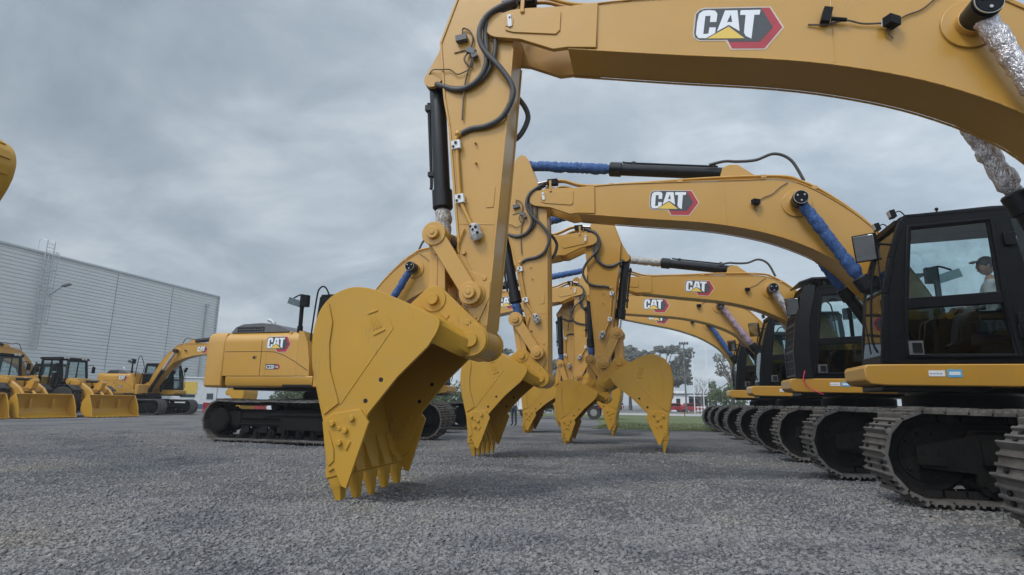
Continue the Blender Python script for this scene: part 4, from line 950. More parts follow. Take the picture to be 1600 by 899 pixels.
    return P
LP = loader_parts()
def loader(label, loc, rz):
    r = thing('wheel_loader', label, 'wheel loader', loc, rz, 'wheel loaders lined up in front of the warehouse')
    b = link('loader_bucket', LP['bucket'], r, bevel=.015)
    link('lift_arm', LP['arm'], r, bevel=.015); link('front_frame', LP['frame'], r, bevel=.015); link('engine_hood', LP['hood'], r, bevel=.03)
    c = link('cab', LP['cab'], r, bevel=.015); link('step', LP['steps'], r)
    gs = [[(-3.56, s * .83, 1.52), (-3.49, s * .83, 2.2), (-3.70, s * .83, 3.16), (-4.22, s * .83, 3.17), (-4.27, s * .83, 1.52)] for s in (-1, 1)] + [[(-4.32, s * .83, 1.98), (-4.28, s * .83, 3.14), (-4.90, s * .83, 3.17), (-4.97, s * .83, 2.2)] for s in (-1, 1)] + [[(-3.44, -.74, 1.95), (-3.44, .74, 1.95), (-3.62, .74, 3.2), (-3.62, -.74, 3.2)]]
    for i, g in enumerate(gs): link('window', cached(('lglass', i), lambda: pane(g, .012, 'glass')), c)
    for x in (-2.6, -5.6):
        for s in (-1, 1): w = link('wheel', LP['wheel'], r, (x, s * 1.08, .85)); link('rim', LP['rim'], w)
    return r
loader('wheel loader cut off by the left edge of the photo, only bucket end showing', (-30.6, 21.1, 0), R(1))
loader('middle wheel loader, its cab and hood partly beside the left edge', (-30.45, 24.45, 0), R(1))
loader('wheel loader with whole cab visible, beside the distant excavator', (-29.7, 27.75, 0), R(1))

# ------------------------------------------------------------------ ground
def noise2(x, y, seed=0):
    r = np.random.default_rng(seed); z = np.zeros_like(x)
    for k in range(14):
        f = r.uniform(.25, 2.6); a = r.uniform(0, 6.28); p = r.uniform(0, 6.28); z += np.sin((x * np.cos(a) + y * np.sin(a)) * f * 2 + p) / (1 + f)
    return z / 6
TEETH = [(-3.20 + dx, 6.7 + k * .365, .05) for k in (-2, -1, 0, 1, 2) for dx in (-.10, .12)] + [(-3.35 + dx, 11.7 + k * .33, .045) for k in (-2, -1, 0, 1, 2) for dx in (-.1, .12)] + [(.28, 14.4 + k * .33, .045) for k in (-2, -1, 0, 1, 2)]
def hgt(x, y):
    m = np.clip(1 - np.maximum(np.abs(x + 1) - 13, 0) / 6, 0, 1) * np.clip(1 - np.maximum(np.abs(y - 8) - 10, 0) / 8, 0, 1)
    r = np.sin((y * 1.0 - x * .22) * 4.3 + 1.3 * np.sin(x * .5)) * np.clip(noise2(x * .6 + 3, y * .8, 5) * 2.2, 0, 1)
    t = np.zeros_like(x)
    for a, b, w_ in TEETH: t = np.maximum(t, w_ * np.exp(-((x - a) ** 2 + (y - b) ** 2) / .035))
    return t + (.030 * noise2(x, y, 3) + .016 * noise2(x * 2.3, y * 2.6, 6) + .036 * r) * m - .016
def axis(lo, hi, a, b, st):
    c = list(np.arange(a, b + 1e-6, st)); g = [b]; s = st
    while g[-1] < hi: s *= 1.35; g.append(min(g[-1] + s, hi))
    l = [a]; s = st
    while l[-1] > lo: s *= 1.35; l.append(max(l[-1] - s, lo))
    return np.array(sorted(set(l[1:] + c + g[1:])))
gx = axis(-900, 900, -14, 12, .16); gy = axis(-300, 1500, .5, 22, .16)
X, Y = np.meshgrid(gx, gy); Z = hgt(X, Y)
V = np.stack([X.ravel(), Y.ravel(), Z.ravel()], 1); nx_, ny_ = len(gx), len(gy)
ii = (np.arange(ny_ - 1)[:, None] * nx_ + np.arange(nx_ - 1)[None]).ravel()
F = np.stack([ii, ii + 1, ii + nx_ + 1, ii + nx_], 1)
def np_mesh(name, V, F, mats, smooth=True):
    me = bpy.data.meshes.new(name); k = F.shape[1]
    me.vertices.add(len(V)); me.vertices.foreach_set('co', V.astype(np.float32).ravel())
    me.loops.add(F.size); me.loops.foreach_set('vertex_index', F.astype(np.int32).ravel())
    me.polygons.add(len(F)); me.polygons.foreach_set('loop_start', np.arange(0, F.size, k, dtype=np.int32)); me.polygons.foreach_set('loop_total', np.full(len(F), k, dtype=np.int32))
    me.polygons.foreach_set('use_smooth', [smooth] * len(F))
    for m in mats: me.materials.append(M[m])
    me.update(calc_edges=True); me.validate(); return me
g = link('ground', np_mesh('ground', V, F, ['gravel'])); g['kind'] = 'structure'; g['label'] = 'grey crushed stone yard under the machines'
# loose crushed stone lying on it
def stones():
    base = np.array([(-1, -1, -.6), (1, -1, -.7), (1, 1, -.6), (-1, 1, -.7), (-.7, -.6, .7), (.7, -.75, .6), (.6, .7, .75), (-.75, .65, .55)], float)
    fb = np.array([(0, 3, 2, 1), (4, 5, 6, 7), (0, 1, 5, 4), (1, 2, 6, 5), (2, 3, 7, 6), (3, 0, 4, 7)])
    pts = []
    for y0, y1, dens, r0, r1 in ((.9, 3.4, 2700, .007, .028), (3.4, 6, 1500, .008, .030), (6, 10, 560, .010, .033), (10, 17, 140, .013, .036)):
        xa, xb = -1.35 * y1 - 1.0, .75 * y1 + .8
        n = int(dens * (y1 - y0) * (xb - xa)); x = rng.uniform(xa, xb, n); y = rng.uniform(y0, y1, n)
        ok = (x > -1.38 * y - .7) & (x < .72 * y + .7); x = x[ok]; y = y[ok]
        cl = noise2(x * 1.7, y * 1.7, 9); keep = rng.uniform(0, 1, len(x)) < (.72 + .9 * cl); x = x[keep]; y = y[keep]
        r = r0 + (r1 - r0) * rng.beta(1.0, 4.2, len(x)); pts.append((x, y, r))
    x = np.concatenate([p[0] for p in pts]); y = np.concatenate([p[1] for p in pts]); r = np.concatenate([p[2] for p in pts]); n = len(x)
    a = rng.uniform(0, 6.28, n); ca, sa = np.cos(a), np.sin(a)
    B = base[None] * (1 + rng.uniform(-.38, .38, (n, 8, 3))); B = B * np.stack([r * rng.uniform(.8, 1.5, n), r * rng.uniform(.6, 1, n), r * rng.uniform(.38, .85, n)], 1)[:, None]
    t = rng.normal(0, .25, n); ct, s_ = np.cos(t), np.sin(t)
    Bx, By, Bz = B[..., 0], B[..., 1], B[..., 2]
    Bx, Bz = Bx * ct[:, None] - Bz * s_[:, None], Bx * s_[:, None] + Bz * ct[:, None]
    Vx = Bx * ca[:, None] - By * sa[:, None] + x[:, None]; Vy = Bx * sa[:, None] + By * ca[:, None] + y[:, None]
    Vz = Bz + (hgt(x, y) + r * .22)[:, None]
    V = np.stack([Vx, Vy, Vz], 2).reshape(-1, 3); F = (fb[None] + (np.arange(n) * 8)[:, None, None]).reshape(-1, 4)
    me = np_mesh('gravel', V, F, ['stone'], True); sm = np.repeat(rng.uniform(0, 1, n) < .45, 6); me.polygons.foreach_set('use_smooth', sm.tolist()); return me
gr = link('gravel', stones()); tag(gr, 'loose crushed grey stone scattered over the yard in the foreground', 'gravel', kind='stuff')

# grass strip and pale road beyond
def sheet(name, pts, z, m, lab):
    mb = MB(); mb.add([(x, y, z) for x, y in pts], [tuple(range(len(pts)))]); o = link(name, mb.mesh(name, [m], 0)); o['kind'] = 'structure'; o['label'] = lab; return o
sheet('grass_field', [(-2.6, 27.3), (0, 26.7), (2, 27.1), (60, 27.6), (60, 61), (-60, 63), (-40, 52), (-5, 50), (-2.9, 36)], .006, 'grass', 'flat mown green grass beyond the gravel yard')
sheet('road', [(-120, 64), (160, 61.5), (160, 78), (-120, 80)], .008, 'concrete', 'pale road running across behind the grass')
n = 9000; x = rng.uniform(-2.4, 9, n); y = 27.4 + 10 * rng.uniform(0, 1, n) ** 2; h = rng.uniform(.03, .09, n); a = rng.uniform(0, 6.28, n)
V = np.stack([np.stack([x - .012 * np.cos(a), y - .012 * np.sin(a), 0 * x], 1), np.stack([x + .012 * np.cos(a), y + .012 * np.sin(a), 0 * x], 1), np.stack([x + rng.normal(0, .03, n), y, h], 1)], 1).reshape(-1, 3)
tag(link('grass', np_mesh('grass', V, np.arange(3 * n).reshape(-1, 3), ['grass'], False)), 'short grass blades along the edge of the gravel', 'grass', kind='stuff')
mb = MB(); mb.box((4.2, 58, .42), (3.0, .25, .08)); mb.box((3.2, 58, .2), (.1, .1, .4)); mb.box((5.2, 58, .2), (.1, .1, .4))
tag(link('plank_rail', mb.mesh('plank_rail', ['wood'], 30)), 'low wooden plank rail standing at the far side of the grass', 'rail')

# ------------------------------------------------------------------ warehouse
WX, WY0, WY1, WH = -46.0, 2.0, 53.6, 12.1
wh = thing('warehouse', 'long grey metal clad warehouse with ribbed walls behind the wheel loaders', 'building', (WX, WY1, 0))
mb = MB(); k = int((WH - .5) / .29); prof = [(0, .5)]
for i in range(k):
    z = .5 + i * (WH - .5) / k; d = (WH - .5) / k
    prof += [(0.0, z + .06), (.045, z + .085), (.045, z + d - .03), (.0, z + d - .005)]
prof += [(0, WH), (-.3, WH), (-.3, .5)]
mb.prism(prof, WY0 - WY1, 0); link('wall', mb.mesh('wall', ['panel'], 0), wh)
mb = MB(); pr2 = [(-p[0], p[1]) for p in prof]
mb.prism([(p[0] * 1, p[1]) for p in prof], 0, 60); w2 = link('wall', mb.mesh('wall', ['panel'], 0), wh, (0, 0, 0), (0, 0, R(90)))
mb = MB(); mb.box((.02, (WY0 - WY1) / 2, .25), (.16, WY1 - WY0, .5)); link('plinth', mb.mesh('plinth', ['concrete'], 0), wh)
mb = MB(); mb.box((-30.2, (WY0 - WY1) / 2, WH - .15), (60, WY1 - WY0 - .1, .2)); mb.box((.02, (WY0 - WY1) / 2, WH + .06), (.26, WY1 - WY0 + .1, .16)); mb.box((0.03, .02, WH / 2 + .1), (.16, .16, WH)); link('roof', mb.mesh('roof', ['galv'], 0), wh)
for y in (-6.4, -12.6, -25.3, -38): mb = MB(); mb.box((.055, y, WH / 2 + .2), (.03, .06, WH - .6)); link('panel_joint', mb.mesh('panel_joint', ['panelseam'], 0), wh)
mb = MB(); mb.cyl((.16, -1.7, .4), (.16, -1.7, 10.9), .10, n=14); mb.box((.16, -1.7, 10.95), (.26, .36, .3)); link('downpipe', mb.mesh('downpipe', ['galv'], 30), wh); mb = MB(); mb.cyl((.16, -24.9, .4), (.16, -24.9, 7.5), .09, n=14); link('downpipe', mb.mesh('downpipe', ['galv'], 30), wh)
mb = MB(); yl = -19.1
for s in (-.3, .3): mb.cyl((.32, yl + s, 4.6), (.32, yl + s, 13.2), .045, n=10); mb.tube([(.32, yl + s, 13.1), (-.1, yl + s, 13.3), (-.5, yl + s, 13.2), (-.5, yl + s, 12.2)], .03, 8)
for i in range(29): mb.cyl((.32, yl - .3, 4.8 + i * .29), (.32, yl + .3, 4.8 + i * .29), .02, n=8)
for z in (6.6, 8.0, 9.4, 10.8, 12.2): mb.tube([(.32, yl - .3, z), (.75, yl - .42, z), (1.02, yl, z), (.75, yl + .42, z), (.32, yl + .3, z)], .025, 6)
for s in (-.36, 0, .36): mb.beam((.98 - abs(s) * .5, yl + s, 6.6), (.98 - abs(s) * .5, yl + s, 12.2), .05, .02)
tag(link('wall_ladder', mb.mesh('wall_ladder', ['galv'], 40), None, (WX, WY1, 0)), 'tall caged steel ladder fixed to the warehouse wall', 'ladder')
mb = MB(); yb = -18.3; mb.box((.1, yb, 9.0), (.12, .18, .3)); mb.tube([(.12, yb, 9.0), (.6, yb, 9.35), (1.2, yb, 9.65)], .05, 8); mb.box((1.55, yb, 9.75), (.8, .30, .14), 1, Matrix.Rotation(R(-12), 3, 'Y'), (.8, .7))
tag(link('wall_lamp', mb.mesh('wall_lamp', ['galv', 'grey'], 40), None, (WX, WY1, 0)), 'street style lamp on a long arm reaching out from the warehouse wall', 'lamp')

# white site cabin with yellow board beside the distant excavator, red barrier
sc = thing('site_cabin', 'small white cabin with a yellow board on its side at the warehouse foot', 'cabin', (-38.6, 43.5, 0), R(38))
mb = MB(); mb.box((0, 0, 1.5), (3.4, 2.3, 2.6)); mb.box((0, 0, 2.85), (3.6, 2.5, .1)); mb.box((0, 0, .12), (3.3, 2.2, .18)); link('wall', mb.mesh('wall', ['white'], 0), sc, bevel=.03)
mb = MB(); mb.box((-.5, -1.165, 2.0), (1.3, .03, 1.0)); link('board', mb.mesh('board', ['decalyel'], 0), sc)
mb = MB(); mb.box((0, -1.16, .45), (3.4, .02, .4)); link('band', mb.mesh('band', ['bluepaint'], 0), sc)
mb = MB(); mb.box((-.5, -1.165, 1.32), (1.1, .03, .24)); mb.box((1.2, -1.165, 1.3), (.5, .03, .5)); link('window', mb.mesh('window', ['glassdark'], 0), sc)
mb = MB()
for i in range(6): mb.box((i * 1.6, 0, .55), (1.5, .16, .5), i % 2, top=(1, .5)); mb.box((i * 1.6, 0, .16), (1.5, .42, .3), i % 2, top=(1, .5))
tag(link('road_barrier', mb.mesh('road_barrier', ['red', 'white'], 0), None, (-34.2, 40.6, 0), (0, 0, R(30)), bevel=.02), 'low red and white barrier standing behind the distant excavator', 'barrier')

# ------------------------------------------------------------------ background right
def leaves(clumps, per, size, flat=.6):
    V = []; F = []; o = 0
    for c, rad in clumps:
        n = int(per * (rad[0] * rad[1] * rad[2]) ** (2 / 3.))
        d = rng.normal(0, 1, (n, 3)); d /= np.linalg.norm(d, axis=1)[:, None]; q = rng.uniform(.25, 1, n) ** .45
        p = np.array(c) + d * q[:, None] * np.array(rad) * (1 + .22 * np.sin(d[:, :1] * 7 + c[0]) + .18 * np.cos(d[:, 2:] * 9 + c[1]))
        a = rng.normal(0, 1, (n, 3)); a /= np.linalg.norm(a, axis=1)[:, None]; b = np.cross(a, rng.normal(0, 1, (n, 3))); b /= np.linalg.norm(b, axis=1)[:, None]
        s = size * rng.uniform(.5, 1.4, n)[:, None]
        V.append(np.stack([p - a * s, p + b * s * flat, p + a * s, p - b * s * flat], 1).reshape(-1, 3))
    V = np.concatenate(V); return V, np.arange(len(V)).reshape(-1, 4)
def tree(name, label, loc, h, spread, trunk_h, nclump, matname, crown_flat=.55, per=760, size=.145, lean=0, group='trees beyond the grass', seed=1, low=.45):
    r = random.Random(seed); root = thing(name, label, 'tree' if 'bush' not in name else 'bush', loc, 0, group); mb = MB(); cl = []
    for i in range(nclump):
        a = r.uniform(0, 6.28); q = spread * math.sqrt(r.uniform(.02, 1)); z = h * (low + (1 - low) * r.uniform(0, 1) * (1 - .35 * q / spread)); rad = spread * r.uniform(.22, .42)
        c = (q * math.cos(a) + lean * z / h, q * math.sin(a), min(z, h - rad * crown_flat)); cl.append((c, (rad, rad, rad * crown_flat)))
    if trunk_h > 0:
        mb.rings([((0, 0, -.1), h * .030), ((lean * .1, 0, trunk_h * .5), h * .022), ((lean * .3, .1, trunk_h), h * .018)], 10)
        for c, rad in cl: mb.tube([(lean * .3, .1, trunk_h * r.uniform(.7, 1)), ((c[0] + lean * .3) * .5, c[1] * .5, (trunk_h + c[2]) * .5 - .2), (c[0], c[1], c[2])], h * .006, 5, sub=3)
        link('trunk', mb.mesh('trunk', ['bark'], 60), root)
    V, F = leaves(cl, per, size); link('crown', np_mesh('crown', V, F, [matname], False), root)
    return root
tree('eucalyptus_tree', 'broad flat-topped grey green eucalyptus behind the far bucket row', (-3.8, 122, 0), 13.8, 5.6, 4.5, 26, 'leaf_eu', seed=3)
tree('eucalyptus_tree', 'dark layered eucalyptus with spreading crown beside the floodlight mast', (2.4, 118, 0), 13.8, 5.6, 4.2, 30, 'leaf_eu', seed=8, low=.34)
tree('eucalyptus_tree', 'tall pale feathery tree behind the green bush', (13.6, 104, 0), 13.8, 3.2, 5.5, 24, 'leaf_pale', seed=5, low=.2, per=300)
tree('eucalyptus_tree', 'tall tree partly hidden between the second and third sticks', (-28, 106, 0), 15.5, 4.2, 6, 14, 'leaf_eu', seed=12, low=.4)
tree('eucalyptus_tree', 'low grey tree far behind the hidden excavator', (-17, 112, 0), 9.5, 4.5, 4, 12, 'leaf_eu', seed=21)
tree('round_bush', 'dense rounded green bush at the end of the excavator row', (9.2, 78, 0), 4.6, 2.3, 0, 16, 'leaf_bush', .8, 800, .11, group=None, seed=4, low=.05)
tag(link('filler_hedge', np_mesh('filler_hedge', *leaves([((x, 66 + (x * 7) % 3, 1.5 + .35 * math.sin(x)), (2.8, 1.4, 1.9)) for x in range(-46, -8, 2)], 420, .15), ['leaf_bush'], False)), 'added low dull green leaf band hiding bright sky behind the turned excavator', 'filler_hedge', kind='stuff')  # made-up leaf band, put in to cover the bright sky strip beneath that excavator
# bare tree
bt = thing('bare_tree', 'leafless brown tree beside the tall white pole', 'tree', (7.5, 92, 0))
mb = MB(); r_ = random.Random(5)
def branch(p, d, L, r, k):
    q = p + d * L; mb.rings([(p, r), (q, r * .65)], 5)
    if k: 
        for i in range(3 if k > 1 else 4): branch(p.lerp(q, r_.uniform(.55, 1)), (d + Vector((r_.uniform(-.7, .7), r_.uniform(-.7, .7), r_.uniform(-.1, .5)))).normalized(), L * r_.uniform(.55, .8), r * .55, k - 1)
branch(Vector((0, 0, 0)), Vector((0, 0, 1)), 2.2, .12, 4); link('trunk', mb.mesh('trunk', ['bark'], 60), bt)

fl = thing('floodlight_mast', 'tall dark floodlight mast in front of the eucalyptus', 'light mast', (4.9, 84, 0))
mb = MB(); mb.cyl((0, 0, 0), (0, 0, 9.6), .13, .07, 12); link('mast', mb.mesh('mast', ['grey'], 40), fl)
mb = MB(); mb.box((0, 0, 9.5), (1.2, .1, .1))
for x in (-.5, -.17, .17, .5): mb.box((x, -.15, 9.6), (.26, .22, .32), 0, Matrix.Rotation(R(30), 3, 'X'))
link('floodlight', mb.mesh('floodlight', ['grey'], 30), fl)
for i, (x, y, h, lab) in enumerate(((6.0, 84, 8.2, 'thin white pole close beside the floodlight mast'), (8.0, 86, 9.3, 'tallest white flagpole next to the green bush'), (6.9, 80, 3.6, 'short white post in front of the bare tree'))):
    p = thing('white_pole', lab, 'pole', (x, y, 0), group='white poles on the far field'); mb = MB(); mb.cyl((0, 0, 0), (0, 0, h), .075, .05, 10); mb.ball((0, 0, h + .05), .08, 0, 8); mb.cyl((0, 0, 0), (0, 0, .25), .14, n=10)
    link('shaft', mb.mesh('shaft', ['white'], 40), p)
kb = thing('white_kiosk', 'small white flat-roofed building with dark openings beyond the grass', 'building', (5.3, 110, 0))
mb = MB(); mb.box((0, 0, 1.5), (3.0, 2.4, 3.0)); mb.box((3.4, .4, 1.35), (4.0, 1.6, 2.7), 1); link('wall', mb.mesh('wall', ['white', 'grey'], 0), kb)
mb = MB(); mb.box((1.6, 0, 3.08), (7.4, 3.0, .18)); mb.box((0, .2, 3.4), (1.8, 1.5, .5), 1); link('roof', mb.mesh('roof', ['grey', 'white'], 0), kb)
for x, w in ((-.3, .7), (2.6, 1.8), (4.6, 1.2)): mb = MB(); mb.box((x, -1.21 if x < 1.5 else -.41, 1.7), (w, .04, 1.1)); link('window', mb.mesh('window', ['black'], 0), kb)
def car(label, loc, rz, m='red', s=1):
    c = thing('parked_car', label, 'car', loc, rz, 'red cars parked beyond the grass', s)
    mb = MB(); mb.prism([(-2.1, .3), (2.05, .3), (2.12, .62), (1.95, .82), (1.05, .95), (.45, 1.42), (-1.1, 1.46), (-1.75, 1.0), (-2.12, .92)], -.86, .86); link('body', mb.mesh('body', [m], 30), c, bevel=.05)
    mb = MB()
    for y in (-.87, .87): mb.prism([(.9, .97), (.38, 1.36), (-1.05, 1.39), (-1.5, 1.0)], y - .006, y + .006)
    mb.beam((1.02, 0, .99), (.47, 0, 1.40), 1.5, .02); link('window', mb.mesh('window', ['black'], 0), c)
    for x in (-1.3, 1.3):
        for y in (-.78, .78): mb = MB(); mb.cyl((x, y - .1, .32), (x, y + .1, .32), .32, n=20); mb.cyl((x, y - .11, .32), (x, y + .11, .32), .18, n=16, mi=1); link('wheel', mb.mesh('wheel', ['rubber', 'steel'], 30), c)
    return c
car('red car nearest to the short white post', (6.9, 101, 0), R(14)); car('red car in front of the white kiosk, nose to the left', (3.6, 103, 0), R(190))
fe = thing('white_fence', 'low white railing beyond the grass next to the bush', 'fence', (7.6, 76, 0)); mb = MB()
for i in range(10): mb.box((-1.8 + i * .42, 0, .5), (.07, .06, 1.0))
link('post', mb.mesh('post', ['white'], 0), fe); mb = MB(); mb.box((0, .04, .9), (4.0, .05, .08)); mb.box((0, .04, .45), (4.0, .05, .08)); link('rail', mb.mesh('rail', ['white'], 0), fe)
# dark truck behind the bucket rows
tk = thing('parked_truck', 'dark flatbed truck standing behind the row of buckets', 'truck', (-5.6, 44, 0), R(2))
mb = MB(); mb.box((.6, 0, 1.12), (6.2, 2.3, .16)); mb.box((.6, 0, .85), (6.0, .9, .3)); link('flatbed', mb.mesh('flatbed', ['black'], 0), tk, bevel=.02)
mb = MB(); mb.prism([(-4.4, .6), (-2.7, .6), (-2.7, 2.7), (-3.9, 2.75), (-4.35, 1.8), (-4.45, 1.2)], -1.15, 1.15); link('cab', mb.mesh('cab', ['white'], 30), tk, bevel=.05)
mb = MB(); mb.prism([(-3.8, 1.75), (-3.0, 1.75), (-3.0, 2.5), (-3.75, 2.5)], -1.16, 1.16); link('window', mb.mesh('window', ['black'], 0), tk)
mb = MB(); mb.box((3.72, 0, .9), (.06, 2.3, .18)); mb.box((2.5, -1.16, .86), (1.2, .03, .14)); link('reflector', mb.mesh('reflector', ['red'], 0), tk)
for x in (-3.4, 1.6, 2.8):
    for y in (-.98, .98): mb = MB(); mb.cyl((x, y - .15, .48), (x, y + .15, .48), .48, n=24); mb.cyl((x, y - .16, .48), (x, y + .16, .48), .25, n=16, mi=1); link('wheel', mb.mesh('wheel', ['rubber', 'steel'], 30), tk)

# ------------------------------------------------------------------ people
def skin_body(name, joints, edges, parent, zmap, mats):
    me = bpy.data.meshes.new(name); me.from_pydata([j[:3] for j in joints], edges, [])
    o = bpy.data.objects.new(name, me); col.objects.link(o)
    sk = o.modifiers.new('skin', 'SKIN'); sk.use_smooth_shade = True
    for i, j in enumerate(joints):
        v = me.skin_vertices[0].data[i]; v.radius = (j[3], j[4] if len(j) > 4 else j[3]); v.use_root = (i == 0)
    sb = o.modifiers.new('sub', 'SUBSURF'); sb.levels = 1; sb.render_levels = 1
    dg = bpy.context.evaluated_depsgraph_get(); dg.update(); m2 = bpy.data.meshes.new_from_object(o.evaluated_get(dg))
    m2.materials.clear()
    for k in mats: m2.materials.append(M[k])
    for p in m2.polygons: p.material_index = zmap(p.center); p.use_smooth = True
    bpy.data.objects.remove(o); bpy.data.meshes.remove(me); m2.name = name
    return link(name, m2, parent)
def arm_hand(J, E, sh, el, wr, i0, dirv):
    b = len(J); J += [(*sh, .055), (*el, .042), (*wr, .030)]; E += [(i0, b), (b, b + 1), (b + 1, b + 2)]
    d = Vector(dirv).normalized(); w = Vector(wr); side = d.cross(Vector((0, 1, 0))); side = side.normalized() if side.length > .1 else Vector((1, 0, 0))
    pm = w + d * .06; k = len(J); J.append((*pm, .034, .022)); E.append((b + 2, k))
    for t, L in ((-.030, .072), (-.010, .082), (.010, .078), (.028, .062)):
        a = pm + d * .035 + side * t; c = a + d * L * .55; e = c + d * L * .4 + Vector((0, 0, -.012)); n = len(J); J += [(*a, .010), (*c, .009), (*e, .008)]; E += [(k, n), (n, n + 1), (n + 1, n + 2)]
    a = w + d * .035 + side * -.034; c = a + d * .03 + side * -.022; n = len(J); J += [(*a, .012), (*c, .010)]; E += [(k, n), (n, n + 1)]
def head(parent, c, s, capm):
    mb = MB(); mb.ball((0, 0, 0), .105, 0, 18, (1.0, .82, 1.22)); mb.ball((.10, 0, -.015), .022, 0, 8, (1, .8, 1.3))
    for y in (-.088, .088): mb.ball((0, y, -.01), .03, 0, 8, (.6, .35, 1.1))
    for y in (-.035, .035): mb.ball((.092, y, .015), .012, 1, 8)
    mb.box((.098, 0, -.065), (.012, .045, .008), 2)
    h = link('head', mb.mesh('head', ['skin', 'black', 'decalred'], 60), parent, c, None, s)
    mb = MB(); mb.ball((-.012, 0, .035), .112, 0, 18, (1.02, .88, 1.0))
    mb.prism(circ((.10, .0), .085, 14, -90, 90), .055, .068, 0, ax='z'); link('cap', mb.mesh('cap', [capm], 60), h)
def stander(label, loc, rz):
    p = thing('person', label, 'person', loc, rz); J = [(0, 0, .92, .135, .10)]; E = []
    J += [(0, 0, 1.15, .13, .10), (0, 0, 1.36, .155, .10), (0, 0, 1.48, .055), (.01, 0, 1.56, .05)]; E += [(0, 1), (1, 2), (2, 3), (3, 4)]
    for s in (-1, 1):
        b = len(J); J += [(0, s * .10, .84, .085), (.015, s * .11, .48, .06), (-.02, s * .115, .10, .045), (.11, s * .13, .045, .04)]; E += [(0, b), (b, b + 1), (b + 1, b + 2), (b + 2, b + 3)]
        arm_hand(J, E, (0, s * .20, 1.42), (-.03, s * .25, 1.13), (.05, s * .26, .89), 2, (.1, 0, -1))
    skin_body('body', J, E, p, lambda c: 1 if c.z < .08 else (2 if c.z < .96 and abs(c.y) < .21 else (3 if c.z > .93 and c.z < 1.47 else 0)), ['skin', 'black', 'denim', 'shirt']); head(p, (.02, 0, 1.66), 1, 'grey')
stander('person standing on the gravel in dark jeans, legs seen between the buckets', (-6.35, 27.6, 0), R(-120))
def sitter(label, loc, rz, sc_):
    p = thing('person', label, 'person', loc, rz, None, sc_); J = [(0, 0, .10, .14, .12)]; E = []
    J += [(.0, 0, .33, .135, .10), (.03, 0, .52, .155, .10), (.05, 0, .64, .055), (.06, 0, .71, .05)]; E += [(0, 1), (1, 2), (2, 3), (3, 4)]
    for s in (-1, 1):
        b = len(J); J += [(.10, s * .10, .10, .09), (.46, s * .13, .12, .065), (.54, s * .13, -.26, .045), (.66, s * .14, -.32, .04)]; E += [(0, b), (b, b + 1), (b + 1, b + 2), (b + 2, b + 3)]
        arm_hand(J, E, (.03, s * .20, .57), (.10, s * .25, .30), (.33, s * .25, .26), 2, (1, 0, -.2))
    skin_body('body', J, E, p, lambda c: 1 if c.z < -.25 else (2 if c.z < .16 and abs(c.y) < .22 and c.x < .62 else (3 if c.z < .63 and c.x < .30 else 0)), ['skin', 'black', 'denim', 'shirt']); head(p, (.085, 0, .82), 1, 'black')
# operator sits on the seat of the second excavator
a_ = R(178.5); lx, ly = -.30, 1.0
sitter('operator in grey shirt and dark cap sitting in the excavator cab', (5.3 + lx * math.cos(a_) - ly * math.sin(a_), 11.8 + lx * math.sin(a_) + ly * math.cos(a_), 2.44), a_, 1.17)

# ------------------------------------------------------------------ sky, sun, camera
SUN_EL, SUN_AZ = 52, 238      # azimuth of the sun in degrees, counted from +x counter-clockwise
w = bpy.data.worlds.new('World'); scene.world = w; w.use_nodes = True; nt = w.node_tree; L = nt.links
bg = nt.nodes['Background']; bg.inputs['Strength'].default_value = .1
sky = N(nt, 'ShaderNodeTexSky', sky_type='NISHITA', sun_disc=False, sun_elevation=R(SUN_EL), sun_rotation=R(90 - SUN_AZ))
tc = N(nt, 'ShaderNodeTexCoord'); sx = N(nt, 'ShaderNodeSeparateXYZ'); L.new(tc.outputs['Generated'], sx.inputs[0])
dsun = (math.cos(R(SUN_EL)) * math.cos(R(SUN_AZ)), math.cos(R(SUN_EL)) * math.sin(R(SUN_AZ)), math.sin(R(SUN_EL)))
dp = N(nt, 'ShaderNodeVectorMath', operation='DOT_PRODUCT'); L.new(tc.outputs['Generated'], dp.inputs[0]); dp.inputs[1].default_value = dsun
gl = N(nt, 'ShaderNodeMapRange', interpolation_type='SMOOTHSTEP'); L.new(dp.outputs['Value'], gl.inputs[0]); gl.inputs[1].default_value = .30; gl.inputs[2].default_value = 1.0; gl.inputs[3].default_value = 1.0; gl.inputs[4].default_value = 2.9
rt = N(nt, 'ShaderNodeMath', operation='MULTIPLY_ADD'); L.new(sx.outputs['X'], rt.inputs[0]); rt.inputs[1].default_value = .26; rt.inputs[2].default_value = 1.08
gr2 = N(nt, 'ShaderNodeMath', operation='MULTIPLY'); L.new(gl.outputs[0], gr2.inputs[0]); L.new(rt.outputs[0], gr2.inputs[1])
mz = N(nt, 'ShaderNodeMath', operation='MAXIMUM'); mz.inputs[1].default_value = 0; L.new(sx.outputs['Z'], mz.inputs[0])
az = N(nt, 'ShaderNodeMath', operation='ADD'); az.inputs[1].default_value = .30; L.new(mz.outputs[0], az.inputs[0])
dx = N(nt, 'ShaderNodeMath', operation='DIVIDE'); L.new(sx.outputs['X'], dx.inputs[0]); L.new(az.outputs[0], dx.inputs[1])
dy = N(nt, 'ShaderNodeMath', operation='DIVIDE'); L.new(sx.outputs['Y'], dy.inputs[0]); L.new(az.outputs[0], dy.inputs[1])
cx = N(nt, 'ShaderNodeCombineXYZ'); L.new(dx.outputs[0], cx.inputs[0]); L.new(dy.outputs[0], cx.inputs[1])
mp = N(nt, 'ShaderNodeMapping'); mp.inputs['Scale'].default_value = (1.25, 1.6, 1); mp.inputs['Rotation'].default_value = (0, 0, R(20)); mp.inputs['Location'].default_value = (3.1, 1.7, 0); L.new(cx.outputs[0], mp.inputs[0])
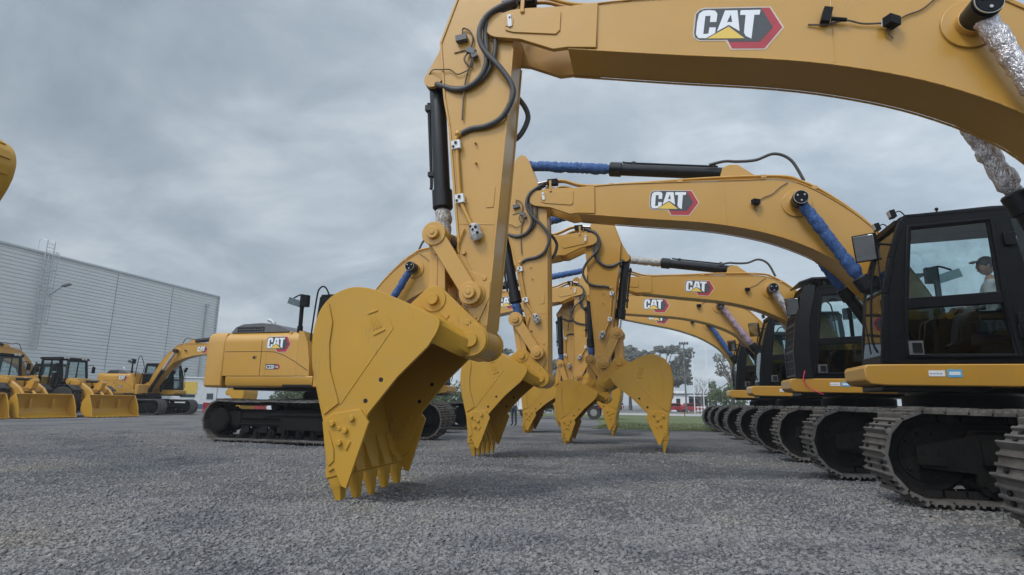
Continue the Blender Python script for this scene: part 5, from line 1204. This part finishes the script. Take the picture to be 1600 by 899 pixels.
n1 = N(nt, 'ShaderNodeTexNoise', Scale=1.5, Detail=8, Roughness=.56, Distortion=.45); L.new(mp.outputs[0], n1.inputs['Vector'])
n2 = N(nt, 'ShaderNodeTexNoise', Scale=.34, Detail=3, Roughness=.5); L.new(mp.outputs[0], n2.inputs['Vector'])
ad = N(nt, 'ShaderNodeMath', operation='MULTIPLY_ADD'); L.new(n2.outputs['Fac'], ad.inputs[0]); ad.inputs[1].default_value = .28
hf = N(nt, 'ShaderNodeMath', operation='MULTIPLY'); hf.inputs[1].default_value = .55; L.new(n1.outputs['Fac'], hf.inputs[0])
n3 = N(nt, 'ShaderNodeTexNoise', Scale=4.6, Detail=7, Roughness=.55, Distortion=.5); m3 = N(nt, 'ShaderNodeMapping'); m3.inputs['Scale'].default_value = (1, 1, 1.7); m3.inputs['Rotation'].default_value = (0, R(14), 0); L.new(tc.outputs['Generated'], m3.inputs[0]); L.new(m3.outputs[0], n3.inputs['Vector'])
h3 = N(nt, 'ShaderNodeMath', operation='MULTIPLY_ADD'); h3.inputs[1].default_value = .34; L.new(n3.outputs['Fac'], h3.inputs[0]); L.new(hf.outputs[0], h3.inputs[2]); L.new(h3.outputs[0], ad.inputs[2])
cr = ramp(nt, [(.46, (2.60, 3.15, 3.72)), (.55, (3.20, 3.78, 4.36)), (.62, (3.95, 4.52, 5.05)), (.71, (5.2, 5.7, 6.1))]); L.new(ad.outputs[0], cr.inputs[0])
mx = N(nt, 'ShaderNodeMix', data_type='RGBA'); mx.inputs[0].default_value = .94; L.new(sky.outputs[0], mx.inputs[6]); L.new(cr.outputs[0], mx.inputs[7]); vm = N(nt, 'ShaderNodeVectorMath', operation='SCALE'); L.new(mx.outputs[2], vm.inputs[0]); L.new(gr2.outputs[0], vm.inputs['Scale']); L.new(vm.outputs[0], bg.inputs['Color'])
sd = bpy.data.lights.new('sun', 'SUN'); sd.energy = 1.3; sd.angle = R(14); sd.color = (1, .95, .88); so = bpy.data.objects.new('sun', sd); col.objects.link(so)
d = Vector((math.cos(R(SUN_EL)) * math.cos(R(SUN_AZ)), math.cos(R(SUN_EL)) * math.sin(R(SUN_AZ)), math.sin(R(SUN_EL)))); so.rotation_euler = d.to_track_quat('Z', 'Y').to_euler()
cd = bpy.data.cameras.new('camera'); cd.sensor_width = 36; cd.lens = 36 * 900 / 1600.; cd.clip_start = .05; cd.clip_end = 4000; cam = bpy.data.objects.new('camera', cd); col.objects.link(cam)
hs = .0135; h0 = 622 - 449.5 + hs * (200 - 800) * -1 * 1.0
h0 = 622 - 449.5 + hs * 600
up = Vector((hs, -1, h0 / 900)).normalized(); fy = Vector((215, h0 + hs * 215, 900)).normalized(); rx = fy.cross(up)
RM = Matrix((rx, fy, up))            # camera axes (right, down, forward) -> world
Rt = RM @ Vector((1, 0, 0)); Dn = RM @ Vector((0, 1, 0)); Fw = RM @ Vector((0, 0, 1))
cam.matrix_world = Matrix(((Rt.x, -Dn.x, -Fw.x, 0), (Rt.y, -Dn.y, -Fw.y, 0), (Rt.z, -Dn.z, -Fw.z, 1.08), (0, 0, 0, 1)))
scene.camera = cam
vs = scene.view_settings; vs.view_transform = 'Standard'; vs.look = 'None'; vs.exposure = .35; vs.gamma = 1; vs.use_curve_mapping = False
scene.cycles.max_bounces = 8; scene.cycles.transparent_max_bounces = 16; scene.cycles.use_denoising = True
scene.render.film_transparent = False

HAZE = .0009
hm = bpy.data.materials.new('haze_air'); hm.use_nodes = True; nt = hm.node_tree; nt.nodes.clear()
ho = N(nt, 'ShaderNodeOutputMaterial'); pv = N(nt, 'ShaderNodeVolumePrincipled'); pv.inputs['Color'].default_value = (.86, .90, .95, 1); pv.inputs['Density'].default_value = HAZE; pv.inputs['Anisotropy'].default_value = .2
nt.links.new(pv.outputs[0], ho.inputs['Volume']); M['haze'] = hm
mb = MB(); mb.box((0, 600, 7.5), (1900, 1850, 18.0)); hz = link('haze', mb.mesh('haze', ['haze'], 0)); hz['kind'] = 'stuff'; hz['label'] = 'faint grey haze in the air over the yard'; hz['category'] = 'haze'
